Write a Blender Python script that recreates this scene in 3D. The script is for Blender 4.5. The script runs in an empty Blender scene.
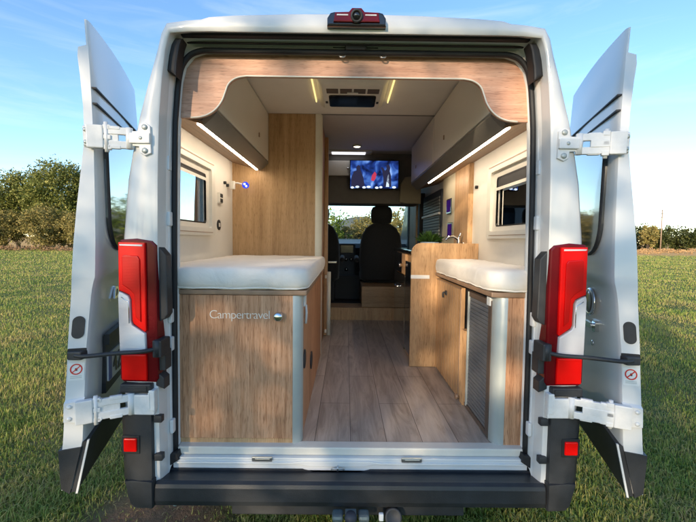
import bpy, bmesh, math, random
import numpy as np
from mathutils import Vector, Matrix
R = math.radians
random.seed(7)
rng = np.random.default_rng(11)
sc = bpy.context.scene
col = sc.collection

# ------------------------------------------------------------------ helpers
class MB:
    """collects vertices and faces; build() links them as ONE mesh object"""
    def __init__(s): s.v = []; s.f = []; s.mi = []; s.sm = []
    def add(s, vs, fs, mi=0, smooth=False):
        n = len(s.v); s.v += [tuple(p) for p in vs]
        for f in fs: s.f.append(tuple(i + n for i in f)); s.mi.append(mi); s.sm.append(smooth)
        return s
    def bm(s, b, mi=0, smooth=False):
        b.verts.index_update(); s.add([v.co for v in b.verts], [[v.index for v in f.verts] for f in b.faces], mi, smooth); b.free(); return s
    def box(s, x0, x1, y0, y1, z0, z1, b=0.004, seg=2, mi=0, M=None):
        B = bmesh.new(); bmesh.ops.create_cube(B, size=1)
        for v in B.verts: v.co = Vector(((x0+x1)/2 + v.co.x*(x1-x0), (y0+y1)/2 + v.co.y*(y1-y0), (z0+z1)/2 + v.co.z*(z1-z0)))
        b = min(b, .45*min(abs(x1-x0), abs(y1-y0), abs(z1-z0)))
        if b > 0: bmesh.ops.bevel(B, geom=B.edges[:], offset=b, segments=seg, affect='EDGES', profile=.6)
        if M is not None: bmesh.ops.transform(B, matrix=M, verts=B.verts[:])
        return s.bm(B, mi)
    def prism(s, poly, plane, a, b_, bev=0, seg=2, mi=0, M=None):
        """poly of 2-D points in plane 'xz','yz','xy' pushed from a to b_ along the third axis"""
        B = bmesh.new()
        def P(p, t):
            return (p[0], t, p[1]) if plane == 'xz' else (t, p[0], p[1]) if plane == 'yz' else (p[0], p[1], t)
        v0 = [B.verts.new(P(p, a)) for p in poly]; v1 = [B.verts.new(P(p, b_)) for p in poly]
        n = len(poly); f0 = B.faces.new(v0); f1 = B.faces.new(v1[::-1])
        for i in range(n): B.faces.new((v0[i], v1[i], v1[(i+1) % n], v0[(i+1) % n]))
        bmesh.ops.recalc_face_normals(B, faces=B.faces[:])
        if bev > 0:
            es = list({e for f in (f0, f1) for e in f.edges})
            bmesh.ops.bevel(B, geom=es, offset=bev, segments=seg, affect='EDGES', profile=.6)
        big = [f for f in B.faces if len(f.verts) > 4]
        if big: bmesh.ops.triangulate(B, faces=big)
        if M is not None: bmesh.ops.transform(B, matrix=M, verts=B.verts[:])
        return s.bm(B, mi)
    def tube(s, pts, r, n=10, closed=False, mi=0, cap=True):
        pts = [Vector(p) for p in pts]; m = len(pts); rs = r if isinstance(r, (list, tuple)) else [r]*m
        vs = []; up = None
        for i, p in enumerate(pts):
            a = pts[i-1] if (i > 0 or closed) else p; c = pts[(i+1) % m] if (i < m-1 or closed) else p
            t = (c-a).normalized()
            if up is None: up = Vector((0, 0, 1)) if abs(t.z) < .9 else Vector((1, 0, 0))
            q = t.cross(up).normalized(); up = q.cross(t).normalized()
            for k in range(n):
                an = 2*math.pi*k/n; vs.append(p + (q*math.cos(an) + up*math.sin(an))*rs[i])
        fs = []
        for i in range(m if closed else m-1):
            j = (i+1) % m
            for k in range(n): fs.append((i*n+k, i*n+(k+1) % n, j*n+(k+1) % n, j*n+k))
        if cap and not closed: fs += [tuple(range(n))[::-1], tuple((m-1)*n+k for k in range(n))]
        return s.add(vs, fs, mi, True)
    def lathe(s, prof, c, axis, n=32, mi=0, smooth=True):
        """prof: list of (radius, height along axis)"""
        ax = Vector(axis).normalized(); u = ax.orthogonal().normalized(); w = ax.cross(u); c = Vector(c); vs = []
        for r, h in prof:
            for k in range(n):
                an = 2*math.pi*k/n; vs.append(c + ax*h + (u*math.cos(an)+w*math.sin(an))*r)
        fs = [(i*n+k, i*n+(k+1) % n, (i+1)*n+(k+1) % n, (i+1)*n+k) for i in range(len(prof)-1) for k in range(n)]
        fs += [tuple(range(n))[::-1], tuple((len(prof)-1)*n+k for k in range(n))]
        return s.add(vs, fs, mi, smooth)
    def loft(s, rows, mi=0, smooth=True, closed=False):
        n = len(rows[0]); vs = [p for r in rows for p in r]
        fs = [(i*n+k, i*n+(k+1) % n, (i+1)*n+(k+1) % n, (i+1)*n+k) for i in range(len(rows)-1) for k in range(n if closed else n-1)]
        return s.add(vs, fs, mi, smooth)
    def build(s, name, mats, parent=None, smooth=False, subsurf=0, recalc=False, angle=None):
        o0 = origin(parent)
        me = bpy.data.meshes.new(name)
        me.from_pydata([(x-o0[0], y-o0[1], z-o0[2]) for x, y, z in s.v], [], s.f)
        if not isinstance(mats, (list, tuple)): mats = [mats]
        for m in mats: me.materials.append(m)
        me.polygons.foreach_set('material_index', s.mi)
        me.polygons.foreach_set('use_smooth', [bool(smooth or q) for q in s.sm])
        me.update()
        if recalc:
            B = bmesh.new(); B.from_mesh(me); bmesh.ops.recalc_face_normals(B, faces=B.faces[:]); B.to_mesh(me); B.free()
        o = bpy.data.objects.new(name, me); col.objects.link(o)
        if parent: o.parent = parent
        ORG[o.name] = o0
        if subsurf:
            m = o.modifiers.new('sub', 'SUBSURF'); m.levels = m.render_levels = subsurf
        if angle is not None:
            for p in me.polygons: p.use_smooth = True
            m = o.modifiers.new('es', 'EDGE_SPLIT'); m.split_angle = R(angle)
        return o
ORG = {}
def origin(p): return (0, 0, 0) if p is None else ORG[p.name]
def tag(o, label=None, cat=None, group=None, kind=None):
    if label: o['label'] = label
    if cat: o['category'] = cat
    if group: o['group'] = group
    if kind: o['kind'] = kind
    return o
def thing(name, loc, label, cat, group=None):
    o = bpy.data.objects.new(name, None); col.objects.link(o); o.location = loc; o.empty_display_size = .1
    ORG[o.name] = tuple(loc); return tag(o, label, cat, group)
def arc(cx, cy, r, a0, a1, n=8):
    return [(cx + r*math.cos(R(a0+(a1-a0)*i/n)), cy + r*math.sin(R(a0+(a1-a0)*i/n))) for i in range(n+1)]
def rrect(x0, x1, y0, y1, r, n=6):
    return arc(x1-r, y1-r, r, 0, 90, n) + arc(x0+r, y1-r, r, 90, 180, n) + arc(x0+r, y0+r, r, 180, 270, n) + arc(x1-r, y0+r, r, 270, 360, n)
def smooth_path(pts, n=6):
    """Catmull-Rom through points"""
    P = [Vector(p) for p in pts]; out = []
    for i in range(len(P)-1):
        p0 = P[max(i-1, 0)]; p1 = P[i]; p2 = P[i+1]; p3 = P[min(i+2, len(P)-1)]
        for k in range(n):
            t = k/n; out.append(.5*((2*p1)+(-p0+p2)*t+(2*p0-5*p1+4*p2-p3)*t*t+(-p0+3*p1-3*p2+p3)*t**3))
    out.append(P[-1]); return out
def text_geo(body, size, M, ext=.001, shear=0, spacing=1.0, off=0.0):
    """vertices and faces of a word, placed by matrix M"""
    c = bpy.data.curves.new('word', 'FONT'); c.body = body; c.size = size; c.extrude = ext; c.shear = shear; c.space_character = spacing; c.offset = off
    t = bpy.data.objects.new('word', c); col.objects.link(t); bpy.context.view_layer.update()
    me = bpy.data.meshes.new_from_object(t.evaluated_get(bpy.context.evaluated_depsgraph_get())); bpy.data.objects.remove(t); bpy.data.curves.remove(c)
    vs = [M @ v.co for v in me.vertices]; fs = [tuple(p.vertices) for p in me.polygons]; bpy.data.meshes.remove(me); return vs, fs
def text_mesh(name, body, size, M, mat, parent, ext=.001, shear=0, spacing=1.0, off=0.0):
    c = bpy.data.curves.new(name, 'FONT'); c.body = body; c.size = size; c.extrude = ext; c.shear = shear; c.space_character = spacing; c.offset = off
    t = bpy.data.objects.new(name+'_tmp', c); col.objects.link(t)
    bpy.context.view_layer.update()
    dg = bpy.context.evaluated_depsgraph_get()
    me = bpy.data.meshes.new_from_object(t.evaluated_get(dg)); bpy.data.objects.remove(t); bpy.data.curves.remove(c)
    o0 = Vector(origin(parent)); me.transform(Matrix.Translation(-o0) @ M); me.name = name
    me.materials.clear(); me.materials.append(mat)
    o = bpy.data.objects.new(name, me); col.objects.link(o); o.parent = parent; ORG[o.name] = tuple(o0); return o

# ------------------------------------------------------------------ materials
def newmat(name):
    m = bpy.data.materials.new(name); m.use_nodes = True; nt = m.node_tree
    return m, nt, nt.nodes['Principled BSDF']
def nd(nt, t, **kw):
    n = nt.nodes.new(t)
    for k, v in kw.items():
        if k in n.inputs: n.inputs[k].default_value = v
        else: setattr(n, k, v)
    return n
def ramp(nt, stops, fac):
    r = nt.nodes.new('ShaderNodeValToRGB'); e = r.color_ramp.elements
    while len(e) < len(stops): e.new(.5)
    for i, (p, c) in enumerate(stops): e[i].position = p; e[i].color = (*c, 1)
    nt.links.new(fac, r.inputs[0]); return r
def plain(name, c, rough=.5, metal=0, var=.06, scale=18, bump=0, bscale=200, coat=0, spec=.5, emit=None, es=0, sheen=0, rvar=.08):
    """paint / plastic / metal / cloth with faint colour and gloss variation"""
    m, nt, p = newmat(name); L = nt.links
    tc = nd(nt, 'ShaderNodeTexCoord'); n = nd(nt, 'ShaderNodeTexNoise', Scale=scale, Detail=5.0, Roughness=.6); L.new(tc.outputs['Object'], n.inputs['Vector'])
    lo = [max(0, x*(1-var)) for x in c]; hi = [min(1, x*(1+var)) for x in c]
    r = ramp(nt, [(.3, lo), (.7, hi)], n.outputs['Fac']); L.new(r.outputs[0], p.inputs['Base Color'])
    mr = nd(nt, 'ShaderNodeMapRange'); mr.inputs['To Min'].default_value = max(.02, rough-rvar); mr.inputs['To Max'].default_value = min(1, rough+rvar)
    L.new(n.outputs['Fac'], mr.inputs[0]); L.new(mr.outputs[0], p.inputs['Roughness'])
    p.inputs['Metallic'].default_value = metal; p.inputs['Specular IOR Level'].default_value = spec
    if coat: p.inputs['Coat Weight'].default_value = coat; p.inputs['Coat Roughness'].default_value = .06
    if sheen: p.inputs['Sheen Weight'].default_value = sheen
    if bump:
        b = nd(nt, 'ShaderNodeTexNoise', Scale=bscale, Detail=3.0); L.new(tc.outputs['Object'], b.inputs['Vector'])
        bp = nd(nt, 'ShaderNodeBump', Strength=bump, Distance=.002); L.new(b.outputs['Fac'], bp.inputs['Height']); L.new(bp.outputs[0], p.inputs['Normal'])
    if emit: p.inputs['Emission Color'].default_value = (*emit, 1); p.inputs['Emission Strength'].default_value = es
    return m
def wood(name, dark, mid, light, grain='z', rough=.5, scale=1.0, streak=1.0):
    m, nt, p = newmat(name); L = nt.links
    tc = nd(nt, 'ShaderNodeTexCoord'); mp = nd(nt, 'ShaderNodeMapping'); L.new(tc.outputs['Object'], mp.inputs['Vector'])
    s = {'x': (1.5, 26, 26), 'y': (26, 1.5, 26), 'z': (26, 26, 1.5)}[grain]; mp.inputs['Scale'].default_value = [q*scale for q in s]
    n1 = nd(nt, 'ShaderNodeTexNoise', Scale=1.0, Detail=7.0, Roughness=.62, Distortion=.6); L.new(mp.outputs[0], n1.inputs['Vector'])
    mp2 = nd(nt, 'ShaderNodeMapping'); L.new(tc.outputs['Object'], mp2.inputs['Vector'])
    s2 = {'x': (6, 150, 150), 'y': (150, 6, 150), 'z': (150, 150, 6)}[grain]; mp2.inputs['Scale'].default_value = [q*scale for q in s2]
    n2 = nd(nt, 'ShaderNodeTexNoise', Scale=1.0, Detail=4.0, Roughness=.7); L.new(mp2.outputs[0], n2.inputs['Vector'])
    mx = nd(nt, 'ShaderNodeMath', operation='MULTIPLY_ADD'); L.new(n2.outputs['Fac'], mx.inputs[0]); mx.inputs[1].default_value = .55*streak
    a = nd(nt, 'ShaderNodeMath', operation='SUBTRACT'); L.new(n1.outputs['Fac'], a.inputs[0]); a.inputs[1].default_value = .27*streak
    L.new(a.outputs[0], mx.inputs[2])
    r = ramp(nt, [(.22, dark), (.46, mid), (.76, light)], mx.outputs[0])
    mp3 = nd(nt, 'ShaderNodeMapping'); L.new(tc.outputs['Object'], mp3.inputs['Vector']); s3 = {'x': (22, 330, 330), 'y': (330, 22, 330), 'z': (330, 330, 22)}[grain]; mp3.inputs['Scale'].default_value = [q*scale for q in s3]
    n3 = nd(nt, 'ShaderNodeTexNoise', Scale=1.0, Detail=2.0); L.new(mp3.outputs[0], n3.inputs['Vector'])
    pr = ramp(nt, [(.56, (1, 1, 1)), (.72, (.52, .46, .42))], n3.outputs['Fac']); ml = nd(nt, 'ShaderNodeMixRGB', blend_type='MULTIPLY'); ml.inputs[0].default_value = 1.0
    L.new(r.outputs[0], ml.inputs[1]); L.new(pr.outputs[0], ml.inputs[2]); L.new(ml.outputs[0], p.inputs['Base Color'])
    p.inputs['Roughness'].default_value = rough; p.inputs['Specular IOR Level'].default_value = .35
    bp = nd(nt, 'ShaderNodeBump', Strength=.25, Distance=.001); L.new(n2.outputs['Fac'], bp.inputs['Height']); L.new(bp.outputs[0], p.inputs['Normal'])
    return m
def planks(name):
    m, nt, p = newmat(name); L = nt.links
    tc = nd(nt, 'ShaderNodeTexCoord'); sp = nd(nt, 'ShaderNodeMapping'); sp.inputs['Rotation'].default_value = (0, 0, R(90)); L.new(tc.outputs['Object'], sp.inputs['Vector'])
    br = nd(nt, 'ShaderNodeTexBrick', Scale=1.0); br.inputs['Brick Width'].default_value = 1.15; br.inputs['Row Height'].default_value = .165; br.inputs['Mortar Size'].default_value = .0016
    br.inputs['Color1'].default_value = (.40, .40, .40, 1); br.inputs['Color2'].default_value = (.62, .62, .62, 1); br.inputs['Mortar'].default_value = (.12, .12, .12, 1); br.offset = .37
    L.new(sp.outputs[0], br.inputs['Vector'])
    mp = nd(nt, 'ShaderNodeMapping'); mp.inputs['Scale'].default_value = (20, 2.0, 10); L.new(tc.outputs['Object'], mp.inputs['Vector'])
    n1 = nd(nt, 'ShaderNodeTexNoise', Scale=1.0, Detail=8.0, Roughness=.68, Distortion=1.2); L.new(mp.outputs[0], n1.inputs['Vector'])
    sx = nd(nt, 'ShaderNodeMath', operation='MULTIPLY'); L.new(br.outputs['Color'], sx.inputs[0]); L.new(n1.outputs['Fac'], sx.inputs[1])
    r = ramp(nt, [(.06, (.12, .092, .074)), (.16, (.33, .26, .205)), (.25, (.49, .40, .325)), (.36, (.60, .51, .43))], sx.outputs[0]); L.new(r.outputs[0], p.inputs['Base Color'])
    p.inputs['Roughness'].default_value = .42; p.inputs['Specular IOR Level'].default_value = .4
    bp = nd(nt, 'ShaderNodeBump', Strength=.2, Distance=.0015); L.new(sx.outputs[0], bp.inputs['Height']); L.new(bp.outputs[0], p.inputs['Normal'])
    return m
def glass(name, tint=(.8, .85, .88), refl=.12, rough=.01):
    m, nt, p = newmat(name); L = nt.links
    t = nd(nt, 'ShaderNodeBsdfTransparent'); t.inputs[0].default_value = (*tint, 1)
    g = nd(nt, 'ShaderNodeBsdfGlossy', Roughness=rough); fr = nd(nt, 'ShaderNodeFresnel', IOR=1.5)
    ad = nd(nt, 'ShaderNodeMath', operation='ADD', use_clamp=True); L.new(fr.outputs[0], ad.inputs[0]); ad.inputs[1].default_value = refl
    mx = nd(nt, 'ShaderNodeMixShader'); L.new(ad.outputs[0], mx.inputs[0]); L.new(t.outputs[0], mx.inputs[1]); L.new(g.outputs[0], mx.inputs[2])
    L.new(mx.outputs[0], nt.nodes['Material Output'].inputs[0]); return m
def lamp(name, c, s):
    m, nt, p = newmat(name); e = nd(nt, 'ShaderNodeEmission', Strength=s); e.inputs[0].default_value = (*c, 1)
    nt.links.new(e.outputs[0], nt.nodes['Material Output'].inputs[0]); return m
def leafmat(name, dark, mid, light, trans=.25):
    m, nt, p = newmat(name); L = nt.links
    g = nd(nt, 'ShaderNodeNewGeometry'); tc = nd(nt, 'ShaderNodeTexCoord'); n = nd(nt, 'ShaderNodeTexNoise', Scale=.8, Detail=3.0); L.new(tc.outputs['Object'], n.inputs['Vector'])
    ad = nd(nt, 'ShaderNodeMath', operation='MULTIPLY_ADD'); L.new(g.outputs['Random Per Island'], ad.inputs[0]); ad.inputs[1].default_value = .5
    sb = nd(nt, 'ShaderNodeMath', operation='SUBTRACT'); L.new(n.outputs['Fac'], sb.inputs[0]); sb.inputs[1].default_value = .25; L.new(sb.outputs[0], ad.inputs[2])
    r = ramp(nt, [(.2, dark), (.5, mid), (.8, light)], ad.outputs[0]); L.new(r.outputs[0], p.inputs['Base Color'])
    p.inputs['Roughness'].default_value = .6; p.inputs['Specular IOR Level'].default_value = .25
    t = nd(nt, 'ShaderNodeBsdfTranslucent'); L.new(r.outputs[0], t.inputs[0]); mx = nd(nt, 'ShaderNodeMixShader'); mx.inputs[0].default_value = trans
    L.new(p.outputs[0], mx.inputs[1]); L.new(t.outputs[0], mx.inputs[2]); L.new(mx.outputs[0], nt.nodes['Material Output'].inputs[0]); return m

M = {}
M['paint'] = plain('white_paint', (.70, .70, .69), .38, var=.02, scale=3, coat=.55, rvar=.03)
M['frame_paint'] = plain('door_frame_paint', (.72, .73, .74), .4, var=.04, scale=9, coat=.3)
M['hinge'] = plain('hinge_paint', (.74, .74, .73), .42, var=.06, scale=40, bump=.15, bscale=120, coat=.2)
M['black'] = plain('black_plastic', (.030, .031, .034), .52, var=.25, scale=14, bump=.35, bscale=420)
M['step'] = plain('step_plastic', (.026, .028, .032), .42, var=.35, scale=6, bump=.3, bscale=300)
M['rubber'] = plain('seal_rubber', (.012, .012, .014), .6, var=.2, scale=20)
M['dark'] = plain('dark_interior', (.018, .018, .02), .7, var=.2)
def lens_mat(name, lo, hi, sc_):
    m, nt, p = newmat(name); L = nt.links
    tc = nd(nt, 'ShaderNodeTexCoord'); mp = nd(nt, 'ShaderNodeMapping'); mp.inputs['Rotation'].default_value = (R(90), 0, 0); L.new(tc.outputs['Object'], mp.inputs['Vector'])
    n = nd(nt, 'ShaderNodeTexNoise', Scale=7.0, Detail=1.0); L.new(tc.outputs['Object'], n.inputs['Vector'])
    wv = nd(nt, 'ShaderNodeTexWave', Scale=sc_, Distortion=.4); wv.bands_direction = 'Z'; L.new(tc.outputs['Object'], wv.inputs['Vector'])
    r = ramp(nt, [(.34, lo), (.62, hi)], n.outputs['Fac']); L.new(r.outputs[0], p.inputs['Base Color'])
    p.inputs['Roughness'].default_value = .25; p.inputs['Specular IOR Level'].default_value = .2; p.inputs['Coat Weight'].default_value = .3; p.inputs['Coat Roughness'].default_value = .04
    bp = nd(nt, 'ShaderNodeBump', Strength=.12, Distance=.002); L.new(wv.outputs['Fac'], bp.inputs['Height']); L.new(bp.outputs[0], p.inputs['Normal']); return m
M['red'] = lens_mat('red_lens', (.70, .003, .003), (.90, .005, .004), 60)
M['red_deep'] = plain('deep_red_lens', (.13, .001, .005), .25, var=.2, scale=6, coat=.1, spec=.3)
M['red_inner'] = lens_mat('red_lens_inner', (.52, .002, .002), (.68, .004, .003), 90)
M['clear'] = lens_mat('clear_lens', (.58, .55, .55), (.82, .80, .79), 70)
M['chrome'] = plain('chrome', (.75, .76, .78), .14, metal=1, var=.05)
M['alu'] = plain('aluminium', (.47, .50, .48), .42, metal=.3, var=.05, scale=6)
M['oak_v'] = wood('oak_upright', (.20, .105, .050), (.40, .245, .130), (.52, .345, .205), 'z')
M['oak_dark'] = wood('oak_cabinet', (.17, .068, .032), (.48, .245, .13), (.68, .40, .24), 'z', streak=1.15)
M['oak_x'] = wood('oak_lengthways', (.32, .145, .09), (.56, .305, .205), (.68, .42, .30), 'x')
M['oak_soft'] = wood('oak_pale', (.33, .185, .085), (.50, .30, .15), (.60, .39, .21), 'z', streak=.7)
M['wood_edge'] = plain('wood_edging', (.30, .19, .12), .45, var=.15)
M['floor'] = planks('floor_planks')
M['lining'] = plain('wall_lining', (.74, .71, .645), .6, var=.03, scale=8, bump=.08, bscale=300)
M['ceil'] = plain('ceiling_lining', (.74, .70, .64), .6, var=.03, scale=6, bump=.05)
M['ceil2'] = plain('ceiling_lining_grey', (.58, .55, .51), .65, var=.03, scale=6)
M['locker'] = plain('locker_laminate', (.74, .71, .65), .26, var=.015, scale=3, spec=.4, rvar=.008)
M['locker_side'] = plain('locker_profile', (.20, .185, .17), .45, var=.1)
M['cream'] = plain('cream_plastic', (.68, .65, .58), .45, var=.03)
M['post'] = plain('cream_post', (.70, .66, .54), .4, var=.04)
M['cloth'] = None
M['blackgloss'] = plain('black_glass', (.012, .012, .014), .08, var=.1, coat=.6)
M['tambour'] = plain('tambour_grey', (.15, .155, .165), .5, var=.1, scale=20)
M['seat'] = plain('seat_cloth', (.016, .016, .018), .85, var=.3, scale=60, bump=.5, bscale=500, sheen=.2)
M['bluegrey'] = plain('cab_trim', (.03, .035, .05), .6, var=.2)
M['pot'] = plain('glazed_pot', (.30, .42, .55), .3, var=.06)
M['yellow'] = lamp('warm_led_line', (1, .74, .28), .42)
M['led'] = lamp('warm_led', (1, .83, .63), 11.0)
M['spot'] = lamp('ceiling_spot_glow', (1, .88, .65), 5.0)
M['blueled'] = lamp('blue_led', (.04, .07, .8), .4)
M['whiteblue'] = lamp('white_blue_led', (.75, .85, 1), 2.0)
M['purple'] = lamp('purple_display', (.045, .012, .14), .22)
M['skylight'] = plain('roof_window_glow', (.8, .8, .8), .6, emit=(.92, .93, 1.0), es=.35)  # faint emission stands in for daylight coming through the roof window
M['pane'] = glass('window_glass', (.78, .84, .88), .12)
M['screen_glass'] = glass('windscreen_glass', (.86, .92, .88), .02)
M['doorglass'] = plain('dark_door_glass', (.02, .025, .03), .03, var=.05, coat=1, spec=.8, rvar=.0)
M['tyre'] = plain('tyre_rubber', (.02, .02, .02), .8, var=.2, bump=.4, bscale=60)
M['rim'] = plain('wheel_rim', (.45, .46, .47), .35, metal=.8)
M['white_plastic'] = plain('white_plastic', (.78, .78, .76), .4, var=.03)
M['letter'] = plain('pale_lettering', (.80, .76, .68), .5, var=.02)
M['sticker'] = plain('sticker_film', (.78, .78, .76), .35, var=.02)
M['sign_red'] = plain('sign_red', (.62, .03, .02), .4, var=.04)
M['sign_black'] = plain('sign_black', (.02, .02, .02), .4)
M['plate'] = plain('plate_white', (.78, .78, .76), .3, var=.03)
M['plate_blue'] = plain('plate_blue', (.02, .07, .38), .3, var=.03)
M['steel'] = plain('brushed_steel', (.5, .5, .5), .3, metal=.9)

def cloth_mat():
    m, nt, p = newmat('mattress_cloth'); L = nt.links
    tc = nd(nt, 'ShaderNodeTexCoord'); n = nd(nt, 'ShaderNodeTexNoise', Scale=9.0, Detail=6.0, Roughness=.6, Distortion=1.0); L.new(tc.outputs['Object'], n.inputs['Vector'])
    n2 = nd(nt, 'ShaderNodeTexNoise', Scale=420.0, Detail=2.0); L.new(tc.outputs['Object'], n2.inputs['Vector'])
    r = ramp(nt, [(.3, (.75, .70, .63)), (.7, (.82, .78, .715))], n.outputs['Fac']); L.new(r.outputs[0], p.inputs['Base Color'])
    p.inputs['Roughness'].default_value = .9; p.inputs['Sheen Weight'].default_value = .15
    b1 = nd(nt, 'ShaderNodeBump', Strength=.45, Distance=.010); L.new(n.outputs['Fac'], b1.inputs['Height'])
    b2 = nd(nt, 'ShaderNodeBump', Strength=.3, Distance=.001); L.new(n2.outputs['Fac'], b2.inputs['Height']); L.new(b1.outputs[0], b2.inputs['Normal']); L.new(b2.outputs[0], p.inputs['Normal'])
    return m
M['cloth'] = cloth_mat()
# ------------------------------------------------------------------ the van
van = thing('camper_van', (0, 1.6, 0), 'white high-roof camper van on the grass with both rear doors swung wide open', 'camper van')
def mirror(h, Y=None):
    """half profile (x,z) bottom to roof centre -> full arch left to right"""
    l = [(-x, z) for x, z in h]; return l + [(x, z) for x, z in h[::-1][1:]]
OUT = [(.935, .45), (.94, .80), (.938, 1.0), (.934, 1.22), (.930, 1.47), (.906, 1.70), (.882, 1.82), (.853, 1.95), (.810, 2.09), (.774, 2.2), (.758, 2.265), (.735, 2.305), (.66, 2.317), (.60, 2.322), (.57, 2.333), (.48, 2.341), (.25, 2.350), (0, 2.354)]
INN = [(.79, .45), (.79, .80), (.79, 1.0), (.787, 1.22), (.784, 1.47), (.78, 1.7), (.776, 1.82), (.77, 1.95), (.757, 2.09), (.742, 2.2), (.733, 2.235), (.722, 2.264), (.65, 2.270), (.60, 2.271), (.57, 2.272), (.48, 2.272), (.25, 2.272), (0, 2.272)]
JAM = [(.785, .45), (.785, .80), (.785, 1.0), (.783, 1.22), (.78, 1.47), (.776, 1.7), (.772, 1.82), (.768, 1.95), (.757, 2.09), (.742, 2.19), (.730, 2.235), (.700, 2.287), (.65, 2.292), (.60, 2.293), (.57, 2.293), (.48, 2.293), (.25, 2.293), (0, 2.293)]
SEA = [(.772, .53), (.770, .80), (.769, 1.0), (.767, 1.22), (.764, 1.47), (.760, 1.7), (.757, 1.82), (.753, 1.95), (.744, 2.06), (.736, 2.13), (.720, 2.19), (.685, 2.232), (.64, 2.248), (.60, 2.25), (.57, 2.25), (.48, 2.25), (.25, 2.25), (0, 2.25)]
def grow(h, dx, dz, ztop=2.0):
    o = []
    for x, z in h:
        k = min(1, x/.6); o.append((x + dx*k, z + dz*max(0, min(1, (z-1.75)/.5))))
    return o
def row(h, Y): return [(x, Y, z) for x, z in mirror(h)]
# body shell: rear rim, pillars, sides, roof
b = MB()
FULL = [(.97, .45), (1.0, .80), (1.01, 1.0), (1.005, 1.22), (1.0, 1.47), (.992, 1.70), (.985, 1.82), (.975, 1.97), (.958, 2.12), (.935, 2.25), (.905, 2.35), (.86, 2.43), (.78, 2.485), (.70, 2.50), (.62, 2.515), (.48, 2.52), (.25, 2.525), (0, 2.53)]
def mixp(t, tz=None): return [(x0+(x1-x0)*t, z0+(z1-z0)*(t if tz is None else tz)) for (x0, z0), (x1, z1) in zip(OUT, FULL)]
rows = [row(OUT, -.085), row(mixp(.10, .10), -.05), row(mixp(.42, .48), .05), row(mixp(.74, .80), .17), row(mixp(.95, .96), .40), row(FULL, .8), row(FULL, 1.5), row(FULL, 2.4), row(FULL, 3.3)]
b.loft(rows)
def between(a, c, t): return [(x0+(x1-x0)*t, z0+(z1-z0)*t) for (x0, z0), (x1, z1) in zip(a, c)]
rim = [row(OUT, -.085), row(between(OUT, INN, .06), -.108), row(between(OUT, INN, .16), -.119), row(between(OUT, INN, .5), -.124), row(between(OUT, INN, .93), -.121), row(INN, -.116)]
b.loft(rim)
jam = [row(INN, -.116), row(between(INN, JAM, .5), -.10), row(JAM, -.055)]
b.loft(jam)
fl = [row(JAM, -.055), row(between(JAM, SEA, .35), -.04), row(between(JAM, SEA, .5), -.012), row([(x+.014, z+.012 if z > 2.2 else z) for x, z in SEA], -.006), row([(x-.006, z) for x, z in SEA], .004), row([(x-.006, z) for x, z in SEA], .03)]
b.loft(fl)
# cab: roof runs down to the windscreen, sides to the bonnet
cab = [row(FULL, 3.3), row([(x*(.97 if z > 1.5 else 1), z if z < 2.0 else 2.0+(z-2.0)*.5) for x, z in FULL], 3.75)]
b.loft(cab)
for s in (-1, 1):
    b.prism([(3.75, .45), (4.9, .45), (5.12, .62), (5.1, .95), (4.72, 1.18), (4.25, 1.36), (3.75, 1.44)], 'yz', s*1.0, s*.93, .01)        # front wings
    b.prism([(3.72, 1.40), (3.74, 2.16), (3.82, 2.16), (4.55, 1.30), (4.40, 1.30)], 'yz', s*.90, s*.84, .008)                          # screen pillars
b.loft([[(-.93, 4.2, 1.34), (-.4, 4.25, 1.37), (.4, 4.25, 1.37), (.93, 4.2, 1.34)], [(-.93, 4.72, 1.17), (-.4, 4.8, 1.2), (.4, 4.8, 1.2), (.93, 4.72, 1.17)], [(-.9, 5.08, .95), (-.4, 5.16, .97), (.4, 5.16, .97), (.9, 5.08, .95)], [(-.9, 5.1, .5), (-.4, 5.18, .5), (.4, 5.18, .5), (.9, 5.1, .5)]])
shell = b.build('body_shell', M['paint'], van)
def cut_window(o, y0, y1, z0, z1, xmin=.86):
    """opens a rectangular hole in both side walls of o"""
    B = bmesh.new(); B.from_mesh(o.data); ox, oy, oz = origin(van)
    for co, no in (((0, y0-oy, 0), (0, 1, 0)), ((0, y1-oy, 0), (0, 1, 0)), ((0, 0, z0-oz), (0, 0, 1)), ((0, 0, z1-oz), (0, 0, 1))):
        bmesh.ops.bisect_plane(B, geom=B.verts[:]+B.edges[:]+B.faces[:], plane_co=co, plane_no=no)
    dead = [f for f in B.faces if abs(f.calc_center_median().x) > xmin and y0-oy < f.calc_center_median().y < y1-oy and z0-oz < f.calc_center_median().z < z1-oz]
    bmesh.ops.delete(B, geom=dead, context='FACES'); B.to_mesh(o.data); B.free()
cut_window(shell, .30, .77, 1.56, 1.88)
# pressed ribs and holes on the pillar jambs (pillar face relief)
for s in (-1, 1):
    j = MB(); j.tube(smooth_path([(s*.786, -.03, .62), (s*.786, -.035, 1.2), (s*.782, -.035, 1.5), (s*.790, -.04, 1.62), (s*.776, -.035, 1.80), (s*.770, -.035, 2.06)]), .011, 8)
    for z in (.66, 1.02, 1.14, 1.55, 1.78): j.box(s*.772-.008, s*.772+.008, -.05, -.022, z-.03, z+.03, .006)
    j.build('pillar_channel', M['frame_paint'], van)
    k = MB(); k.prism([(s*.738, 2.262), (s*.690, 2.262), (s*.700, 2.235), (s*.712, 2.17), (s*.716, 2.115), (s*.735, 2.13), (s*.752, 2.135)], 'xz', -.085, -.03, .008)
    k.build('corner_gaiter', M['rubber'], van)
k = MB(); k.box(-.70, .70, -.075, -.05, 2.277, 2.296, .006); k.box(-.69, .69, -.04, -.03, 2.266, 2.272, .002); k.build('top_weatherstrip', M['rubber'], van)
k = MB(); k.box(-.095, -.03, -.012, .0, 2.268, 2.274, .002); k.box(.03, .095, -.012, 0, 2.268, 2.274, .002); k.box(-.042, .044, -.035, .0, 2.252, 2.276, .005); k.build('door_latch', M['black'], van)
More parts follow.
